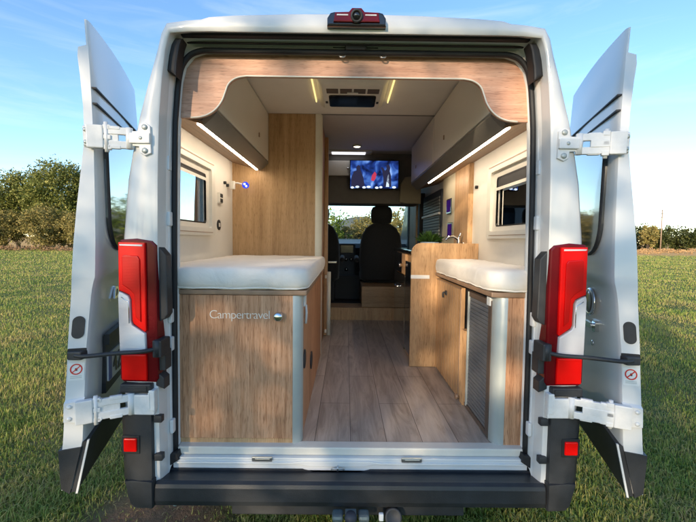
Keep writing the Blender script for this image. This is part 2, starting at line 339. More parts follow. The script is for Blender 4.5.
# rubber door seal
sp = [(x, -.012, z) for x, z in mirror(SEA)]
pth = smooth_path(sp, 4)
k = MB(); k.tube(pth, .0115, 10)
for s in (-1, 1): k.prism([(s*.788, .535), (s*.752, .545), (s*.745, .51), (s*.775, .49), (s*.80, .47), (s*.79, .50)], 'xz', -.045, .0, .006)
k.build('door_seal', M['rubber'], van)
# sill with the lowered catch in the middle
k = MB()
k.prism([(-.775, .517), (-.775, .468), (-.21, .468), (-.155, .447), (.03, .447), (.085, .468), (.775, .468), (.775, .517)], 'xz', -.032, .02, .004)
k.prism([(-.76, .500), (-.26, .500), (-.21, .506), (.085, .506), (.13, .500), (.76, .500), (.76, .491), (.10, .491), (.06, .482), (-.18, .482), (-.23, .491), (-.76, .491)], 'xz', -.039, -.030, .003)
sill = k.build('rear_sill', M['paint'], van)
k = MB(); k.box(-.765, .77, -.012, .045, .518, .553, .006); sill_trim = k.build('sill_trim', M['cream'], van)
for cx in (-.385, .265):
    k = MB(); k.box(cx-.045, cx+.045, -.043, -.035, .506, .526, .004); k.box(cx-.03, cx+.035, -.046, -.042, .512, .52, .002); k.build('sill_catch', M['steel'], van)
k = MB(); k.tube([(-.056, -.05, .470), (-.056, -.05, .492)], .004); k.tube([(-.085, -.047, .476), (-.072, -.05, .482), (-.04, -.05, .482), (-.028, -.047, .476)], .003); k.build('striker', M['steel'], van)
# bumper with step and corners
k = MB()
k.prism([(-.025, .455), (-.11, .470), (-.125, .474), (-.139, .466), (-.144, .452), (-.147, .40), (-.140, .378), (-.12, .372), (-.02, .372)], 'yz', -.80, .80, .004)
k.box(-.79, .79, -.032, -.01, .418, .466, .003)
bumper = k.build('bumper', M['step'], van)
for s in (-1, 1):
    c = MB()
    prof = [(.805, -.10), (.81, -.142), (.86, -.15), (.91, -.145), (.942, -.118), (.962, -.05), (.985, .10), (.985, .30), (.80, .30)]
    lv = [(.372, .88, .0), (.39, .915, .004), (.49, .95, .006), (.502, .95, 0), (.57, .968, 0), (.757, 1.0, -.004)]
    rws = []
    for z, kx, dy in lv:
        rws.append([(s*(.80+(x-.80)*(kx if kx > .93 else .75)*1.0) if x > .805 else s*x, y-dy*.6 if y < 0 else y, z) for x, y in prof])
    c.loft(rws, smooth=True); c.loft([rws[-1], [(s*.88, .1, .757)]*len(prof)]); c.loft([rws[0], [(s*.88, .1, .372)]*len(prof)])
    for z in (.575, .735): c.box(s*.787-.016, s*.787+.016, -.135, -.11, z-.014, z+.014, .003)
    c.prism([(s*.803, .374), (s*.87, .378), (s*.892, .395), (s*.914, .49), (s*.88, .493), (s*.803, .486)], 'xz', -.158, -.06, .008)
    co = c.build('bumper_corner', M['black'], van, recalc=True, angle=35)
    q = MB(); q.box(s*.888-.036, s*.888+.036, -.152, -.146, .600, .676, .006); q.build('reflector_surround', M['rubber'], co)
    q = MB(); q.box(s*.888-.026, s*.888+.026, -.158, -.147, .611, .666, .007); q.build('reflector', M['red'], co)
# tail lamps
for s in (-1, 1):
    h = MB(); pr = lambda p: [(s*x, z) for x, z in p]
    h.prism(pr([(.795, .885), (.925, .887), (.938, .90), (.936, 1.44), (.925, 1.462), (.86, 1.468), (.80, 1.458), (.785, 1.44), (.785, .9)]), 'xz', -.128, -.05, .008)
    tl = h.build('tail_light', M['red_deep'], van)
    h = MB(); h.prism(pr([(.788, 1.44), (.755, 1.40), (.752, 1.16), (.765, 1.14), (.788, 1.13)]), 'xz', -.108, -.06, .005)
    h.box(s*.775-.014, s*.775+.014, -.115, -.06, .93, 1.01, .004); h.prism(pr([(.80, .93), (.80, .87), (.765, .855), (.765, .90)]), 'xz', -.12, -.07, .003); h.build('lamp_housing', M['black'], tl)
    h = MB()
    h.prism(pr([(.824, 1.45), (.928, 1.452), (.930, 1.262), (.912, 1.255), (.888, 1.243), (.880, 1.225), (.878, 1.14), (.873, 1.127), (.83, 1.095), (.824, 1.10)]), 'xz', -.140, -.124, .005, 3)
    h.prism(pr([(.826, .896), (.926, .898), (.926, 1.003), (.826, 1.003)]), 'xz', -.140, -.124, .006, 3)
    h.build('red_lens', M['red'], tl)
    h = MB()     # moulded inner frames behind the lens surface
    h.prism(pr([(.842, 1.135), (.842, 1.385), (.850, 1.398), (.905, 1.402), (.912, 1.395), (.912, 1.285), (.880, 1.262), (.866, 1.245), (.862, 1.155)]), 'xz', -.1455, -.139, .004, 3)
    h.build('lens_moulding', M['red_inner'], tl)
    h = MB(); h.prism(pr([(.832, 1.436), (.920, 1.438), (.922, 1.444), (.832, 1.443)]), 'xz', -.1425, -.139, .0012); h.build('lens_glint', M['clear'], tl)  # pale strip imitating the highlight along the top of the lens
    h = MB(); h.prism(pr([(.928, 1.256), (.912, 1.249), (.893, 1.238), (.886, 1.222), (.884, 1.136), (.878, 1.121), (.829, 1.088), (.826, 1.01), (.93, 1.01), (.932, 1.24)]), 'xz', -.142, -.124, .005, 3)
    h.build('clear_lens', M['clear'], tl)
    h = MB()
    h.tube([(s*.918, -.1425, 1.235), (s*.889, -.1425, 1.215), (s*.889, -.1425, 1.13)], .002, 6); 
    h.build('lens_edge', M['chrome'], tl)
    h = MB(); h.box(s*.868-.062, s*.868+.062, -.147, -.10, .848, .884, .006); h.box(s*.866-.05, s*.866+.045, -.150, -.146, .855, .876, .004); h.build('lamp_skirt', M['black'], tl)
# high brake light with camera
k = MB(); k.prism([(-.112, 2.283), (-.112, 2.31), (-.10, 2.329), (-.085, 2.333), (-.03, 2.334), (.03, 2.334), (.085, 2.333), (.10, 2.329), (.112, 2.31), (.112, 2.283)], 'xz', -.150, -.11, .006)
hb = k.build('high_brake_light', M['blackgloss'], van)
k = MB(); k.prism([(-.088, 2.293), (-.082, 2.328), (-.03, 2.330), (-.018, 2.344), (.018, 2.344), (.03, 2.330), (.082, 2.328), (.088, 2.293)], 'xz', -.157, -.148, .004); k.build('brake_lens', M['red_deep'], hb)
k = MB(); k.box(-.075, -.032, -.1595, -.156, 2.314, 2.319, .001); k.build('brake_led_row', M['clear'], hb); k = MB(); k.box(.032, .075, -.1595, -.156, 2.314, 2.319, .001); k.build('brake_led_row', M['clear'], hb)
k = MB(); k.lathe([(.023, 0), (.023, .014), (.017, .018), (.015, .012)], (0, -.152, 2.315), (0, -1, -.35), 28); k.build('camera', M['black'], hb)
k = MB(); k.lathe([(.014, .0125), (.010, .017), (.002, .019)], (0, -.152, 2.315), (0, -1, -.35), 24); k.build('camera_glass', M['blackgloss'], hb)

# ---- rear doors
TH = R(16.2); ST, CT = math.sin(TH), math.cos(TH)
def lerp(tb, z):
    if z <= tb[0][0]: return tb[0][1]
    for (a, p), (c, q) in zip(tb, tb[1:]):
        if z <= c: return p + (q-p)*(z-a)/(c-a)
    return tb[-1][1]
XS = [(.45, 1.098), (.69, 1.048), (1.05, 1.037), (1.26, 1.020), (1.32, 1.008), (1.5, 1.008), (1.85, 1.020), (2.1, 1.036), (2.34, 1.056)]
TK = [(.45, .030), (.66, .070), (1.02, .066), (1.26, .071), (1.32, .081), (1.5, .074), (1.7, .050), (1.85, .033), (2.0, .031), (2.16, .040), (2.195, .036), (2.207, .008), (2.34, .008)]
def v0(z): return max(0, (z-.5))*.055
def D(s, v, w, z):
    x = lerp(XS, z) - v0(z)*ST + v*ST + w*CT; y = -.22 + v*CT - w*ST
    return (s*(x - (.016 if s < 0 else 0)), y, z)
def dmat(s, v, w, z):
    d = Vector((s*ST, CT, 0)); u = Vector((0, 0, 1)); n = Vector((-s*CT, ST, 0)) if s > 0 else Vector((CT, ST, 0))
    return d, u, n
def dprism(mb, s, poly, w0, w1, zref=None, bev=0, mi=0):
    """polygon (v,z) on the door skin, pushed from w0 to w1 (negative w is towards the van)"""
    n = len(poly); f = lambda w: [D(s, v, w + (0 if zref is None else (lerp(XS, zref)-lerp(XS, z))*CT), z) for v, z in poly]
    A, Bq = f(w0), f(w1); mb.add(A + Bq, [tuple(range(n)), tuple(range(2*n-1, n-1, -1))] + [(i, (i+1) % n, n+(i+1) % n, n+i) for i in range(n)], mi)
ZG = [.50, .56, .62, .69, .78, .87, .97, 1.06, 1.15, 1.24, 1.27, 1.285, 1.30, 1.315, 1.34, 1.45, 1.58, 1.72, 1.85, 1.97, 2.09, 2.16, 2.195, 2.207, 2.28]
def ztop(v): return 2.300 + .012*math.sin(math.pi*min(1, max(0, v)/.8))
for s in (-1, 1):
    side = 'left' if s < 0 else 'right'
    # skin (towards the van) + inner face + edges as one shell
    def ring(z, w):
        a = v0(z); vs = [a, a+.006, a+.02] + [a + (.80-a)*t for t in (.12, .25, .4, .55, .7, .85, .97, 1.0)]
        return vs
    sk, inn = [], []
    for i, z in enumerate(ZG):
        vs = ring(z, 0); r0, r1 = [], []
        for v in vs:
            zz = z if i < len(ZG)-1 else ztop(v)
            rnd = .012*(1-min(1, (v-vs[0])/.02))**2
            bow = -.012*math.sin(math.pi*min(1, max(0, v/.8)))*(1 if z > 1.3 else .5)
            r0.append(D(s, v, rnd*.5+bow, zz)); r1.append(D(s, v, lerp(TK, z), zz))
        sk.append(r0); inn.append(r1)
    k = MB(); k.loft(sk, smooth=True)
    k.loft(inn, smooth=True)
    for c in (0, -1): k.loft([[r[c] for r in sk], [r[c] for r in inn]], smooth=False)
    k.loft([sk[-1], inn[-1]], smooth=False); k.loft([sk[0], inn[0]], smooth=False)
    door = k.build('rear_door', M['paint'], van, recalc=True); ORG[door.name] = origin(van)
    m = door.modifiers.new('es', 'EDGE_SPLIT'); m.split_angle = R(38)
    # pressed lines near the top
    for z in (1.985, 2.045):
        k = MB(); dprism(k, s, [(v0(z)+.001, z-.0032), (.2, z-.003), (.4, z-.003), (.6, z-.003), (.795, z-.003), (.795, z+.003), (.6, z+.003), (.4, z+.003), (.2, z+.003), (v0(z)+.001, z+.0032)], -.016, .0); k.build('trim_strip', M['rubber'], door)
    # window
    k = MB(); outer = rrect(.15, .745, 1.42, 1.94, .13, 8); k2 = MB()
    dprism(k, s, outer, -.020, -.002, 1.7); k.build('window', M['doorglass'], door)
    fr = rrect(.143, .752, 1.413, 1.947, .135, 8); k = MB(); n = len(fr); ring_o = [D(s, v, -.0165, z) for v, z in fr]; ring_i = [D(s, v, -.0215, z) for v, z in rrect(.157, .738, 1.427, 1.933, .125, 8)]; mid = [D(s, v, -.026, z) for v, z in outer]
    k.loft([ring_o, mid, ring_i], closed=True); k.build('window_frame', M['black'], door)
    # lower cladding and black foot
    k = MB(); zz = .49
    dprism(k, s, [(-.002, .488), (.03, .494), (.80, .50), (.80, .70), (.20, .70), (.012, .682)], -.016, .006)
    q1 = [(-.006, .008, .484), (-.006, .040, .508), (-.006, .078, .66), (-.006, .004, .664)]; A = [D(s, v+v0(z), w, z) for v, w, z in q1]; Bq = [D(s, .80, w, z) for v, w, z in q1]
    k.add(A+Bq, [(0, 1, 2, 3), (7, 6, 5, 4), (0, 4, 5, 1), (1, 5, 6, 2), (2, 6, 7, 3), (3, 7, 4, 0)])
    k.build('lower_cladding', M['black'], door)
    k = MB(); dprism(k, s, [(-.008, .484), (.0, .484), (.012, .69), (.004, .69)], -.019, -.012); k.build('edge_lip', M['paint'], door)
    # things on the hinge edge face
    def edge(mb, poly, t0, t1, mi=0):
        """polygon (w,z) on the hinge edge face"""
        n = len(poly); A = [D(s, v0(z)-t0, w, z) for w, z in poly]; Bq = [D(s, v0(z)-t1, w, z) for w, z in poly]
        mb.add(A + Bq, [tuple(range(n)), tuple(range(2*n-1, n-1, -1))] + [(i, (i+1) % n, n+(i+1) % n, n+i) for i in range(n)], mi)
    k = MB(); edge(k, rrect(.016, .058, 1.082, 1.168, .021, 8), -.004, .003); k.build('rubber_plug', M['black'], door)
    k = MB(); edge(k, rrect(.004, .066, 1.005, 1.045, .003, 2), -.004, .004); k.build('latch_pocket', M['rubber'], door)
    k = MB(); edge(k, rrect(.008, .062, .922, .99, .004, 3), -.002, .0016)
    o = [(.035+.021*math.cos(a), .965+.021*math.sin(a)) for a in [2*math.pi*i/28 for i in range(28)]]; q = [(.035+.0165*math.cos(a), .965+.0165*math.sin(a)) for a in [2*math.pi*i/28 for i in range(28)]]
    k.loft([[D(s, v0(z)-.0026, w, z) for w, z in o], [D(s, v0(z)-.0026, w, z) for w, z in q]], 1, False, True)
    sg = 1 if s < 0 else -1
    edge(k, [(.035+sg*.0115, .9535-.0015), (.035+sg*.0135, .9535+.0015), (.035-sg*.0115, .9765+.0015), (.035-sg*.0135, .9765-.0015)], 0, .0028, 1)
    edge(k, [(.031, .959), (.039, .959), (.040, .967), (.036, .970), (.032, .968)], 0, .0022, 2)
    for zz2 in (.931, .937): edge(k, [(.016, zz2), (.054, zz2), (.054, zz2+.0022), (.016, zz2+.0022)], 0, .0022, 3)
    k.build('warning_sticker', [M['sticker'], M['sign_red'], M['sign_black'], M['alu']], door)
    # handle side / plate side
    if s < 0:
        k = MB(); dprism(k, s, [(.185, .80), (.77, .82), (.77, 1.065), (.185, 1.05)], -.016, .0, .95); k.build('plate_recess', M['black'], door)
        k = MB(); dprism(k, s, [(.17, 1.015), (.77, 1.03), (.77, 1.075), (.17, 1.06)], -.034, -.012, 1.0); k.build('plate_lamp_bar', M['black'], door)
        k = MB(); dprism(k, s, rrect(.20, .72, .845, .965, .008, 3), -.024, -.014, .9); dprism(k, s, [(.203, .848), (.242, .848), (.242, .962), (.203, .962)], -.0255, -.0235, .9, 0, 1)
        d, u, nn = dmat(s, 0, 0, 0)
        def tmat(v, z, w, zr):
            p = D(s, v, w, zr); return Matrix(((d.x, u.x, nn.x, p[0]), (d.y, u.y, nn.y, p[1]), (d.z, u.z, nn.z, z), (0, 0, 0, 1)))
        tv_, tf_ = text_geo('4244 L', .118, tmat(.258, .865, -.0262, .9), ext=.0008, spacing=1.02, off=.001); k.add(tv_, tf_, 2)
        k.build('number_plate', [M['plate'], M['plate_blue'], M['sign_black']], door)
        tv_, tf_ = text_geo('Ducato', .07, tmat(.265, 1.20, -.012, 1.22), ext=.004, shear=.25, off=.002); k = MB(); k.add(tv_, tf_); k.build('script_lettering', M['chrome'], door)
    else:
        cz = 1.205; p = D(s, .29, -.012, cz); k = MB(); ax = Vector((-s*CT, ST, 0))
        k.lathe([(.062, 0), (.062, .008), (.055, .014), (.050, .010)], p, ax, 36); k.build('round_badge', M['chrome'], door)
        k = MB(); k.lathe([(.0505, .004), (.0505, .0105), (.03, .0115), (.002, .012)], p, ax, 32); k.build('badge_face', plain('badge_dark', (.035, .01, .012), .25, coat=.6), door)
        k = MB(); dprism(k, s, rrect(.25, .36, 1.088, 1.112, .010, 4), -.032, -.018, 1.1); dprism(k, s, rrect(.23, .27, 1.075, 1.125, .012, 4), -.02, .0, 1.1); k.build('door_handle', M['chrome'], door)
        k = MB(); k.lathe([(.012, 0), (.012, .006), (.005, .007)], D(s, .27, -.016, 1.02), ax, 16); k.build('lock_barrel', M['chrome'], door)
# ---- hinges and check straps
def frame(p0, p1):
    a = (Vector(p1)-Vector(p0)); a.normalize(); z = Vector((0, 0, 1)); c = a.cross(z).normalized(); z2 = c.cross(a)
    p0 = Vector(p0); return Matrix(((a.x, c.x, z2.x, p0.x), (a.y, c.y, z2.y, p0.y), (a.z, c.z, z2.z, p0.z), (0, 0, 0, 1)))
for s in (-1, 1):
    for z, top in ((1.855, True), (.805, False)):
        k = MB(); pins = []
        xo = .985
        if top:
            e_ = D(s, v0(z)-.022, .012, z-.004); pts = [(s*.868, -.1255, z), e_]
            k.prism([(s*.795, z-.055), (s*.82, z-.066), (s*.838, z-.055), (s*.842, z-.03), (s*.87, z-.028), (s*.87, z+.028), (s*.842, z+.03), (s*.838, z+.055), (s*.815, z+.062), (s*.797, z+.048)], 'xz', -.133, -.12, .003)
            k.box(s*.835-.04, s*.835+.04, -.143, -.130, z-.02, z+.02, .004)
            for dz in (-.046, .044): pins.append(MB().lathe([(.011, 0), (.011, .005), (.006, .008)], (s*.818, -.132, z+dz), (0, -1, 0), 14))
            pins.append(MB().lathe([(.008, 0), (.006, .004)], (s*.83, -.142, z), (0, -1, 0), 12))
        else:
            e_ = D(s, v0(z)-.022, .020, z); pts = [(s*.875, -.14, z), e_]
            k.box(s*.838-.048, s*.838+.045, -.148, -.125, z-.046, z+.036, .005); k.box(s*.803-.012, s*.803+.012, -.150, -.12, z-.03, z+.055, .004)
            pins.append(MB().box(s*.812-.003, s*.812+.003, -.1525, -.147, z-.02, z+.045, .001))
        Mx = frame(*pts); L = (Vector(pts[1])-Vector(pts[0])).length
        h = .040 if top else .042
        k.tube([Mx @ Vector((.012, 0, -h)), Mx @ Vector((.012, 0, h))], .013, 12)                     # pivot barrel
        pl = [(0, -.030), (.02, -.032), (.03, -.05), (.065, -.05), (.07, -.030), (.10, -.028), (.105, -.044), (.135, -.05), (L, -.05), (L, .05), (.135, .05), (.105, .046), (.10, .030), (.07, .032), (.062, .05), (.03, .05), (.022, .034), (0, .03)]
        half = len(pl)//2
        # the link is two rails with openings between
        k.box(0, L-.04, -.008, .008, .012, .040, .003, M=Mx); k.box(0, L-.04, -.008, .008, -.040, -.012, .003, M=Mx)
        k.box(.042, .085, -.010, .006, -h-.003, -.030, .003, M=Mx); k.box(.042, .085, -.010, .006, .030, h+.003, .003, M=Mx); k.box(.11, .135, -.010, .006, -h-.001, -.030, .003, M=Mx); k.box(.11, .135, -.010, .006, .030, h+.001, .003, M=Mx)
        k.box(.05, L-.02, -.004, .010, -.014, .014, .002, M=Mx)
        k.box(L-.05, L+.006, -.013, .013, -h-.003, h+.003, .004, M=Mx)
        for dz in (-.038, .0, .038): k.box(L-.075, L-.05, -.010, .010, dz-.009, dz+.009, .003, M=Mx)
        k.tube([Mx @ Vector((L-.06, -.004, -.056)), Mx @ Vector((L-.06, -.004, .056))], .008, 10)
        w0 = .002; w1 = lerp(TK, z)*.98
        q = [D(s, v0(z)-.014, w0, z-h), D(s, v0(z)-.014, w1, z-h+.006), D(s, v0(z)-.014, w1, z+h-.006), D(s, v0(z)-.014, w0, z+h)]; q2 = [D(s, v0(z)+.002, w0, z-.05), D(s, v0(z)+.002, w1, z-.044), D(s, v0(z)+.002, w1, z+.044), D(s, v0(z)+.002, w0, z+.05)]
        k.add(q+q2, [(0, 1, 2, 3), (0, 1, 5, 4), (1, 2, 6, 5), (2, 3, 7, 6), (3, 0, 4, 7)])
        for dz in (-.024, .022): pins.append(MB().lathe([(.008, 0), (.008, .005), (.004, .008)], D(s, v0(z)-.013, w1*.72, z+dz), (-s*ST, -CT, 0), 14))
        hg = k.build('hinge', M['hinge'], van, recalc=True); ORG[hg.name] = origin(van)
        [q_.build('bolt', M['alu'] if top else M['hinge'], hg) for q_ in pins]
    # check strap
    k = MB(); z = 1.015
    A = Vector((s*.778, -.13, z+.012)); E_ = Vector(D(s, v0(z)-.012, .034, z+.008))
    k.box(A.x-.018, A.x+.018, A.y-.02, A.y+.06, z-.022, z+.048, .006)
    k.tube([A+Vector((0, -.01, -.03)), A+Vector((0, -.012, .035))], .013, 10)
    k.tube(smooth_path([A, A+Vector((s*.05, -.035, -.004)), A.lerp(E_, .5)+Vector((0, -.010, -.004)), E_+Vector((-s*.04, -.004, -.004)), E_+Vector((0, -.006, 0))]), .0085, 8)
    k.box(E_.x-.026, E_.x+.026, E_.y-.012, E_.y+.03, z-.010, z+.022, .005)
    k.build('check_strap', M['black'], van)
# ---- underside, tow bar, wheels
k = MB(); k.box(-.93, .93, .05, 4.9, .36, .50, .02); k.box(-.66, .62, .02, .2, .30, .40, .01); k.build('chassis', M['dark'], van)
k = MB(); k.box(-.50, .48, -.10, -.02, .31, .365, .006)
k.tube(smooth_path([(0, -.08, .32), (0, -.15, .31), (0, -.185, .335), (0, -.19, .37)]), .018, 12)
tow = k.build('tow_bar', M['black'], van)
k = MB(); k.lathe([(.012, 0), (.017, .006), (.023, .017), (.025, .027), (.023, .038), (.016, .047), (.007, .05)], (0, -.19, .342), (0, 0, 1), 24); k.build('tow_ball', M['bluegrey'], tow)
k = MB(); k.box(-.075, -.03, -.19, -.14, .345, .372, .012); k.box(.03, .075, -.19, -.14, .345, .372, .012); k.box(-.022, .022, -.19, -.16, .365, .385, .003); k.build('tow_bracket', plain('grey_blue_metal', (.17, .21, .22), .4, metal=.4), tow)
k = MB(); k.lathe([(.036, 0), (.036, .03), (.031, .038), (.026, .034)], (.175, -.12, .325), (0, -.9, .45), 24); k.build('trailer_socket', M['black'], tow)
k = MB(); k.box(.115, .134, -.16, -.145, .33, .36, .004); k.build('socket_tag', M['white_plastic'], tow)
k = MB(); k.tube([(-.68, -.08, .41), (-.71, -.10, .385), (-.73, -.105, .368)], .007, 8); k.lathe([(.013, 0), (.013, .010), (.008, .012)], (-.733, -.105, .366), (-.5, -.3, -.6), 12); k.build('towing_eye', M['alu'], van)
for x in (-.86, .86):
    for y in (1.05, 4.15):
        k = MB(); s = 1 if x > 0 else -1
        k.lathe([(.19, -.10), (.30, -.11), (.34, -.085), (.345, 0), (.34, .085), (.30, .11), (.19, .10)], (x, y, .345), (1, 0, 0), 40); wh = k.build('wheel', M['tyre'], van); ORG[wh.name] = origin(van)
        k = MB(); k.lathe([(.03, s*.095), (.05, s*.10), (.09, s*.08), (.16, s*.085), (.195, s*.105), (.20, s*.09)], (x, y, .345), (1, 0, 0), 32); k.build('rim', M['rim'], wh)
# ---- interior shell
k = MB(); k.box(-.95, .95, .046, 2.66, .50, .55, .002); k.build('cabin_floor', M['floor'], van)
for s in (-1, 1):
    k = MB(); k.box(s*.932-.010, s*.932+.010, .17, 3.3, .55, 2.14, 0); w = k.build('wall_lining', M['lining'], van); cut_window(w, .30, .77, 1.56, 1.88)
JL = [(.92, .53), (.92, .80), (.92, 1.0), (.92, 1.22), (.92, 1.47), (.92, 1.7), (.92, 1.82), (.92, 1.97), (.915, 2.06), (.90, 2.16), (.87, 2.26), (.82, 2.36), (.76, 2.415), (.70, 2.43), (.62, 2.436), (.48, 2.438), (.25, 2.438), (0, 2.438)]
k = MB(); k.loft([row(SEA, .031), row(between(SEA, JL, .12), .04), row(between(SEA, JL, .88), .15), row(JL, .18)]); k.build('jamb_lining', M['lining'], van)
k = MB(); k.box(-.80, .80, .17, 1.34, 2.44, 2.465, .003); k.build('headliner', M['ceil'], van)
k = MB(); k.box(-.80, .80, 1.343, 2.70, 2.445, 2.465, .003); k.build('headliner', M['ceil2'], van)
k = MB(); k.box(-.80, .80, 1.336, 1.346, 2.434, 2.45, .001); k.build('ceiling_joint', M['locker_side'], van)
# wooden valance under the rear header
inner = smooth_path([(.775, 0, 1.985), (.70, 0, 1.985), (.645, 0, 1.992), (.60, 0, 2.016), (.568, 0, 2.055), (.552, 0, 2.095), (.538, 0, 2.128), (.51, 0, 2.150), (.47, 0, 2.160), (.40, 0, 2.161), (0, 0, 2.161)], 4)
ih = [(p.x, p.z) for p in inner]; oh = [(.78, 1.985), (.775, 2.08), (.762, 2.16), (.73, 2.225), (.69, 2.258), (.64, 2.272), (0, 2.272)]
poly = [(-x, z) for x, z in oh[::-1]][:-1] + [(-x, z) for x, z in ih] + [(x, z) for x, z in ih[::-1][1:]] + oh[1:-1]
k = MB(); n = len(ih); 
B = bmesh.new(); vs = [B.verts.new((x, .018, z)) for x, z in poly]; B.faces.new(vs); bmesh.ops.triangulate(B, faces=B.faces[:])
r = bmesh.ops.extrude_face_region(B, geom=B.faces[:]); bmesh.ops.translate(B, vec=(0, .018, 0), verts=[g for g in r['geom'] if isinstance(g, bmesh.types.BMVert)]); bmesh.ops.recalc_face_normals(B, faces=B.faces[:])
k.bm(B); val = k.build('arched_valance', M['oak_x'], van)
k = MB(); k.tube([(x, .0165, z) for x, z in [(-a, c) for a, c in ih[4:]] + [(a, c) for a, c in ih[::-1][1:-4]]], .0035, 6); k.build('edge_band', M['cream'], val)
for x in (-.055, .115):
    k = MB(); k.tube(smooth_path([(x-.013, .012, 2.256), (x-.014, -.004, 2.246), (x-.008, -.012, 2.232), (x+.008, -.012, 2.232), (x+.014, -.004, 2.246), (x+.013, .012, 2.256)]), .0035, 8); k.build('hook_ring', M['steel'], val)
# side windows (frame, pane, blind)
for s in (-1, 1):
    y0, y1, z0, z1 = .24, .845, 1.49, 1.948
    def wp(y, z, off):
        x = .921
        return (s*(x-off), y, z)
    def wring(mb, a, c, o0, o1):
        A = [wp(y, z, o0) for y, z in a]; C = [wp(y, z, o1) for y, z in c]; mb.loft([A, C], closed=True, smooth=False)
    a = rrect(y0, y1, z0, z1, .02, 4); c = rrect(y0+.045, y1-.045, z0+.045, z1-.04, .015, 4); e = rrect(y0+.075, y1-.08, z0+.075, z1-.075, .02, 4)
    k = MB(); wring(k, a, a, -.03, .035); wring(k, a, c, .035, .03); wring(k, c, c, .03, .012); wring(k, c, e, .012, .004); wring(k, e, e, .004, -.05)
    wn = k.build('side_window', M['cream'], van)
    k = MB(); g = rrect(y0+.082, y1-.09, z0+.082, z1-.082, .02, 4); wring(k, e, g, -.006, -.004); wring(k, e, e, .006, -.006); wring(k, e, g, .006, .006); k.build('rubber_frame', M['rubber'], wn)
    k = MB(); A = [wp(y, z, -.012) for y, z in e]; k.add(A, [tuple(range(len(A)))]); k.build('pane', M['pane'], wn)
    k = MB(); bz = z1-.14 if s > 0 else z1-.10
    q = [wp(y0+.076, bz, .003), wp(y1-.081, bz, .003), wp(y1-.081, z1-.076, .003), wp(y0+.076, z1-.076, .003)]; k.add(q, [(0, 1, 2, 3)])
    q = [wp(y0+.076, bz-.018, .010), wp(y1-.081, bz-.018, .010), wp(y1-.081, bz, .010), wp(y0+.076, bz, .010)]; k.add(q, [(0, 1, 2, 3)], 1); k.build('blind', [M['rubber'], M['cream']], wn)
    k = MB(); q = [wp(y0+.02, z1-.012, .0365), wp(y1-.02, z1-.012, .0365), wp(y1-.02, z1-.006, .0365), wp(y0+.02, z1-.006, .0365)]; k.add(q, [(0, 1, 2, 3)])
    k.build('frame_groove', M['wood_edge'], wn); k = MB(); q = [wp(y0+.04, z0+.016, .0365), wp(y1-.05, z0+.016, .0365), wp(y1-.05, z0+.020, .0365), wp(y0+.04, z0+.020, .0365)]; k.add(q, [(0, 1, 2, 3)]); k.build('frame_groove', M['wood_edge'], wn)
# sockets and switch on the left wall, stud on the right wall
k = MB(); k.box(-.932, -.905, .99, 1.06, 1.715, 1.79, .006); sw = k.build('wall_switch', M['cream'], van)
k = MB(); k.box(-.910, -.902, 1.0, 1.05, 1.722, 1.748, .003); k.box(-.910, -.902, 1.0, 1.05, 1.756, 1.782, .003); k.build('switch_key', M['dark'], sw)
k = MB(); k.lathe([(.036, 0), (.036, .008), (.028, .010)], (-.925, 1.01, 1.565), (1, 0, 0), 24); so = k.build('wall_socket', M['dark'], van)
k = MB(); k.box(-.916, -.913, .995, 1.025, 1.552, 1.578, .001); k.build('socket_flap', M['cream'], so)
for y, z in ((1.13, 1.875), (1.19, 1.865)):
    k = MB(); k.lathe([(.011, 0), (.011, .02)], (-.925, y, z), (1, 0, 0), 14); k.build('wall_stud', M['dark'], van)
k = MB(); k.lathe([(.012, 0), (.012, .02)], (.925, 1.13, 1.865), (-1, 0, 0), 14); k.build('wall_stud', M['dark'], van)
# right wall beyond the bed: wooden column, control panel, kitchen window, cab doorway
k = MB(); k.box(.885, .93, 1.22, 1.58, .55, 2.06, .006); k.build('wall_column', M['oak_soft'], van)
k = MB(); k.box(.893, .925, 1.585, 2.0, 1.35, 2.06, .004); cp = k.build('control_panel', plain('panel_cream', (.58, .52, .38), .5, var=.03), van)
for y, z in ((1.765, 1.79), (1.715, 1.575)):
    k = MB(); k.box(.884, .895, y-.075, y+.075, z-.075, z+.06, .005); k.box(.8825, .8845, y-.06, y+.06, z-.06, z+.048, .002, 2, 1); k.build('display', [M['blackgloss'], M['purple']], cp)
k = MB(); y0, y1, z0, z1 = 2.03, 2.90, 1.42, 1.98
k.prism(rrect(y0, y1, z0, z1, .03, 4), 'yz', .888, .922, .004); kw = k.build('kitchen_window', M['bluegrey'], van)
k = MB()
for i in range(15): k.box(.880, .889, y0+.05, y1-.05, 1.47+i*.03, 1.47+i*.03+.024, .002)
k.build('slatted_blind', plain('blind_grey', (.16, .17, .16), .5, var=.08), kw)
k = MB(); k.box(.865, .889, y0+.03, y1-.03, 1.73, 1.755, .004); k.build('blind_rail', M['cream'], kw)
k = MB(); k.box(.86, .94, 2.98, 3.09, .69, 2.05, .01); k.build('door_jamb', M['rubber'], van)
k = MB(); k.box(.845, .93, 3.12, 3.62, 1.35, 2.05, .01); k.build('cab_side_trim', M['oak_soft'], van)
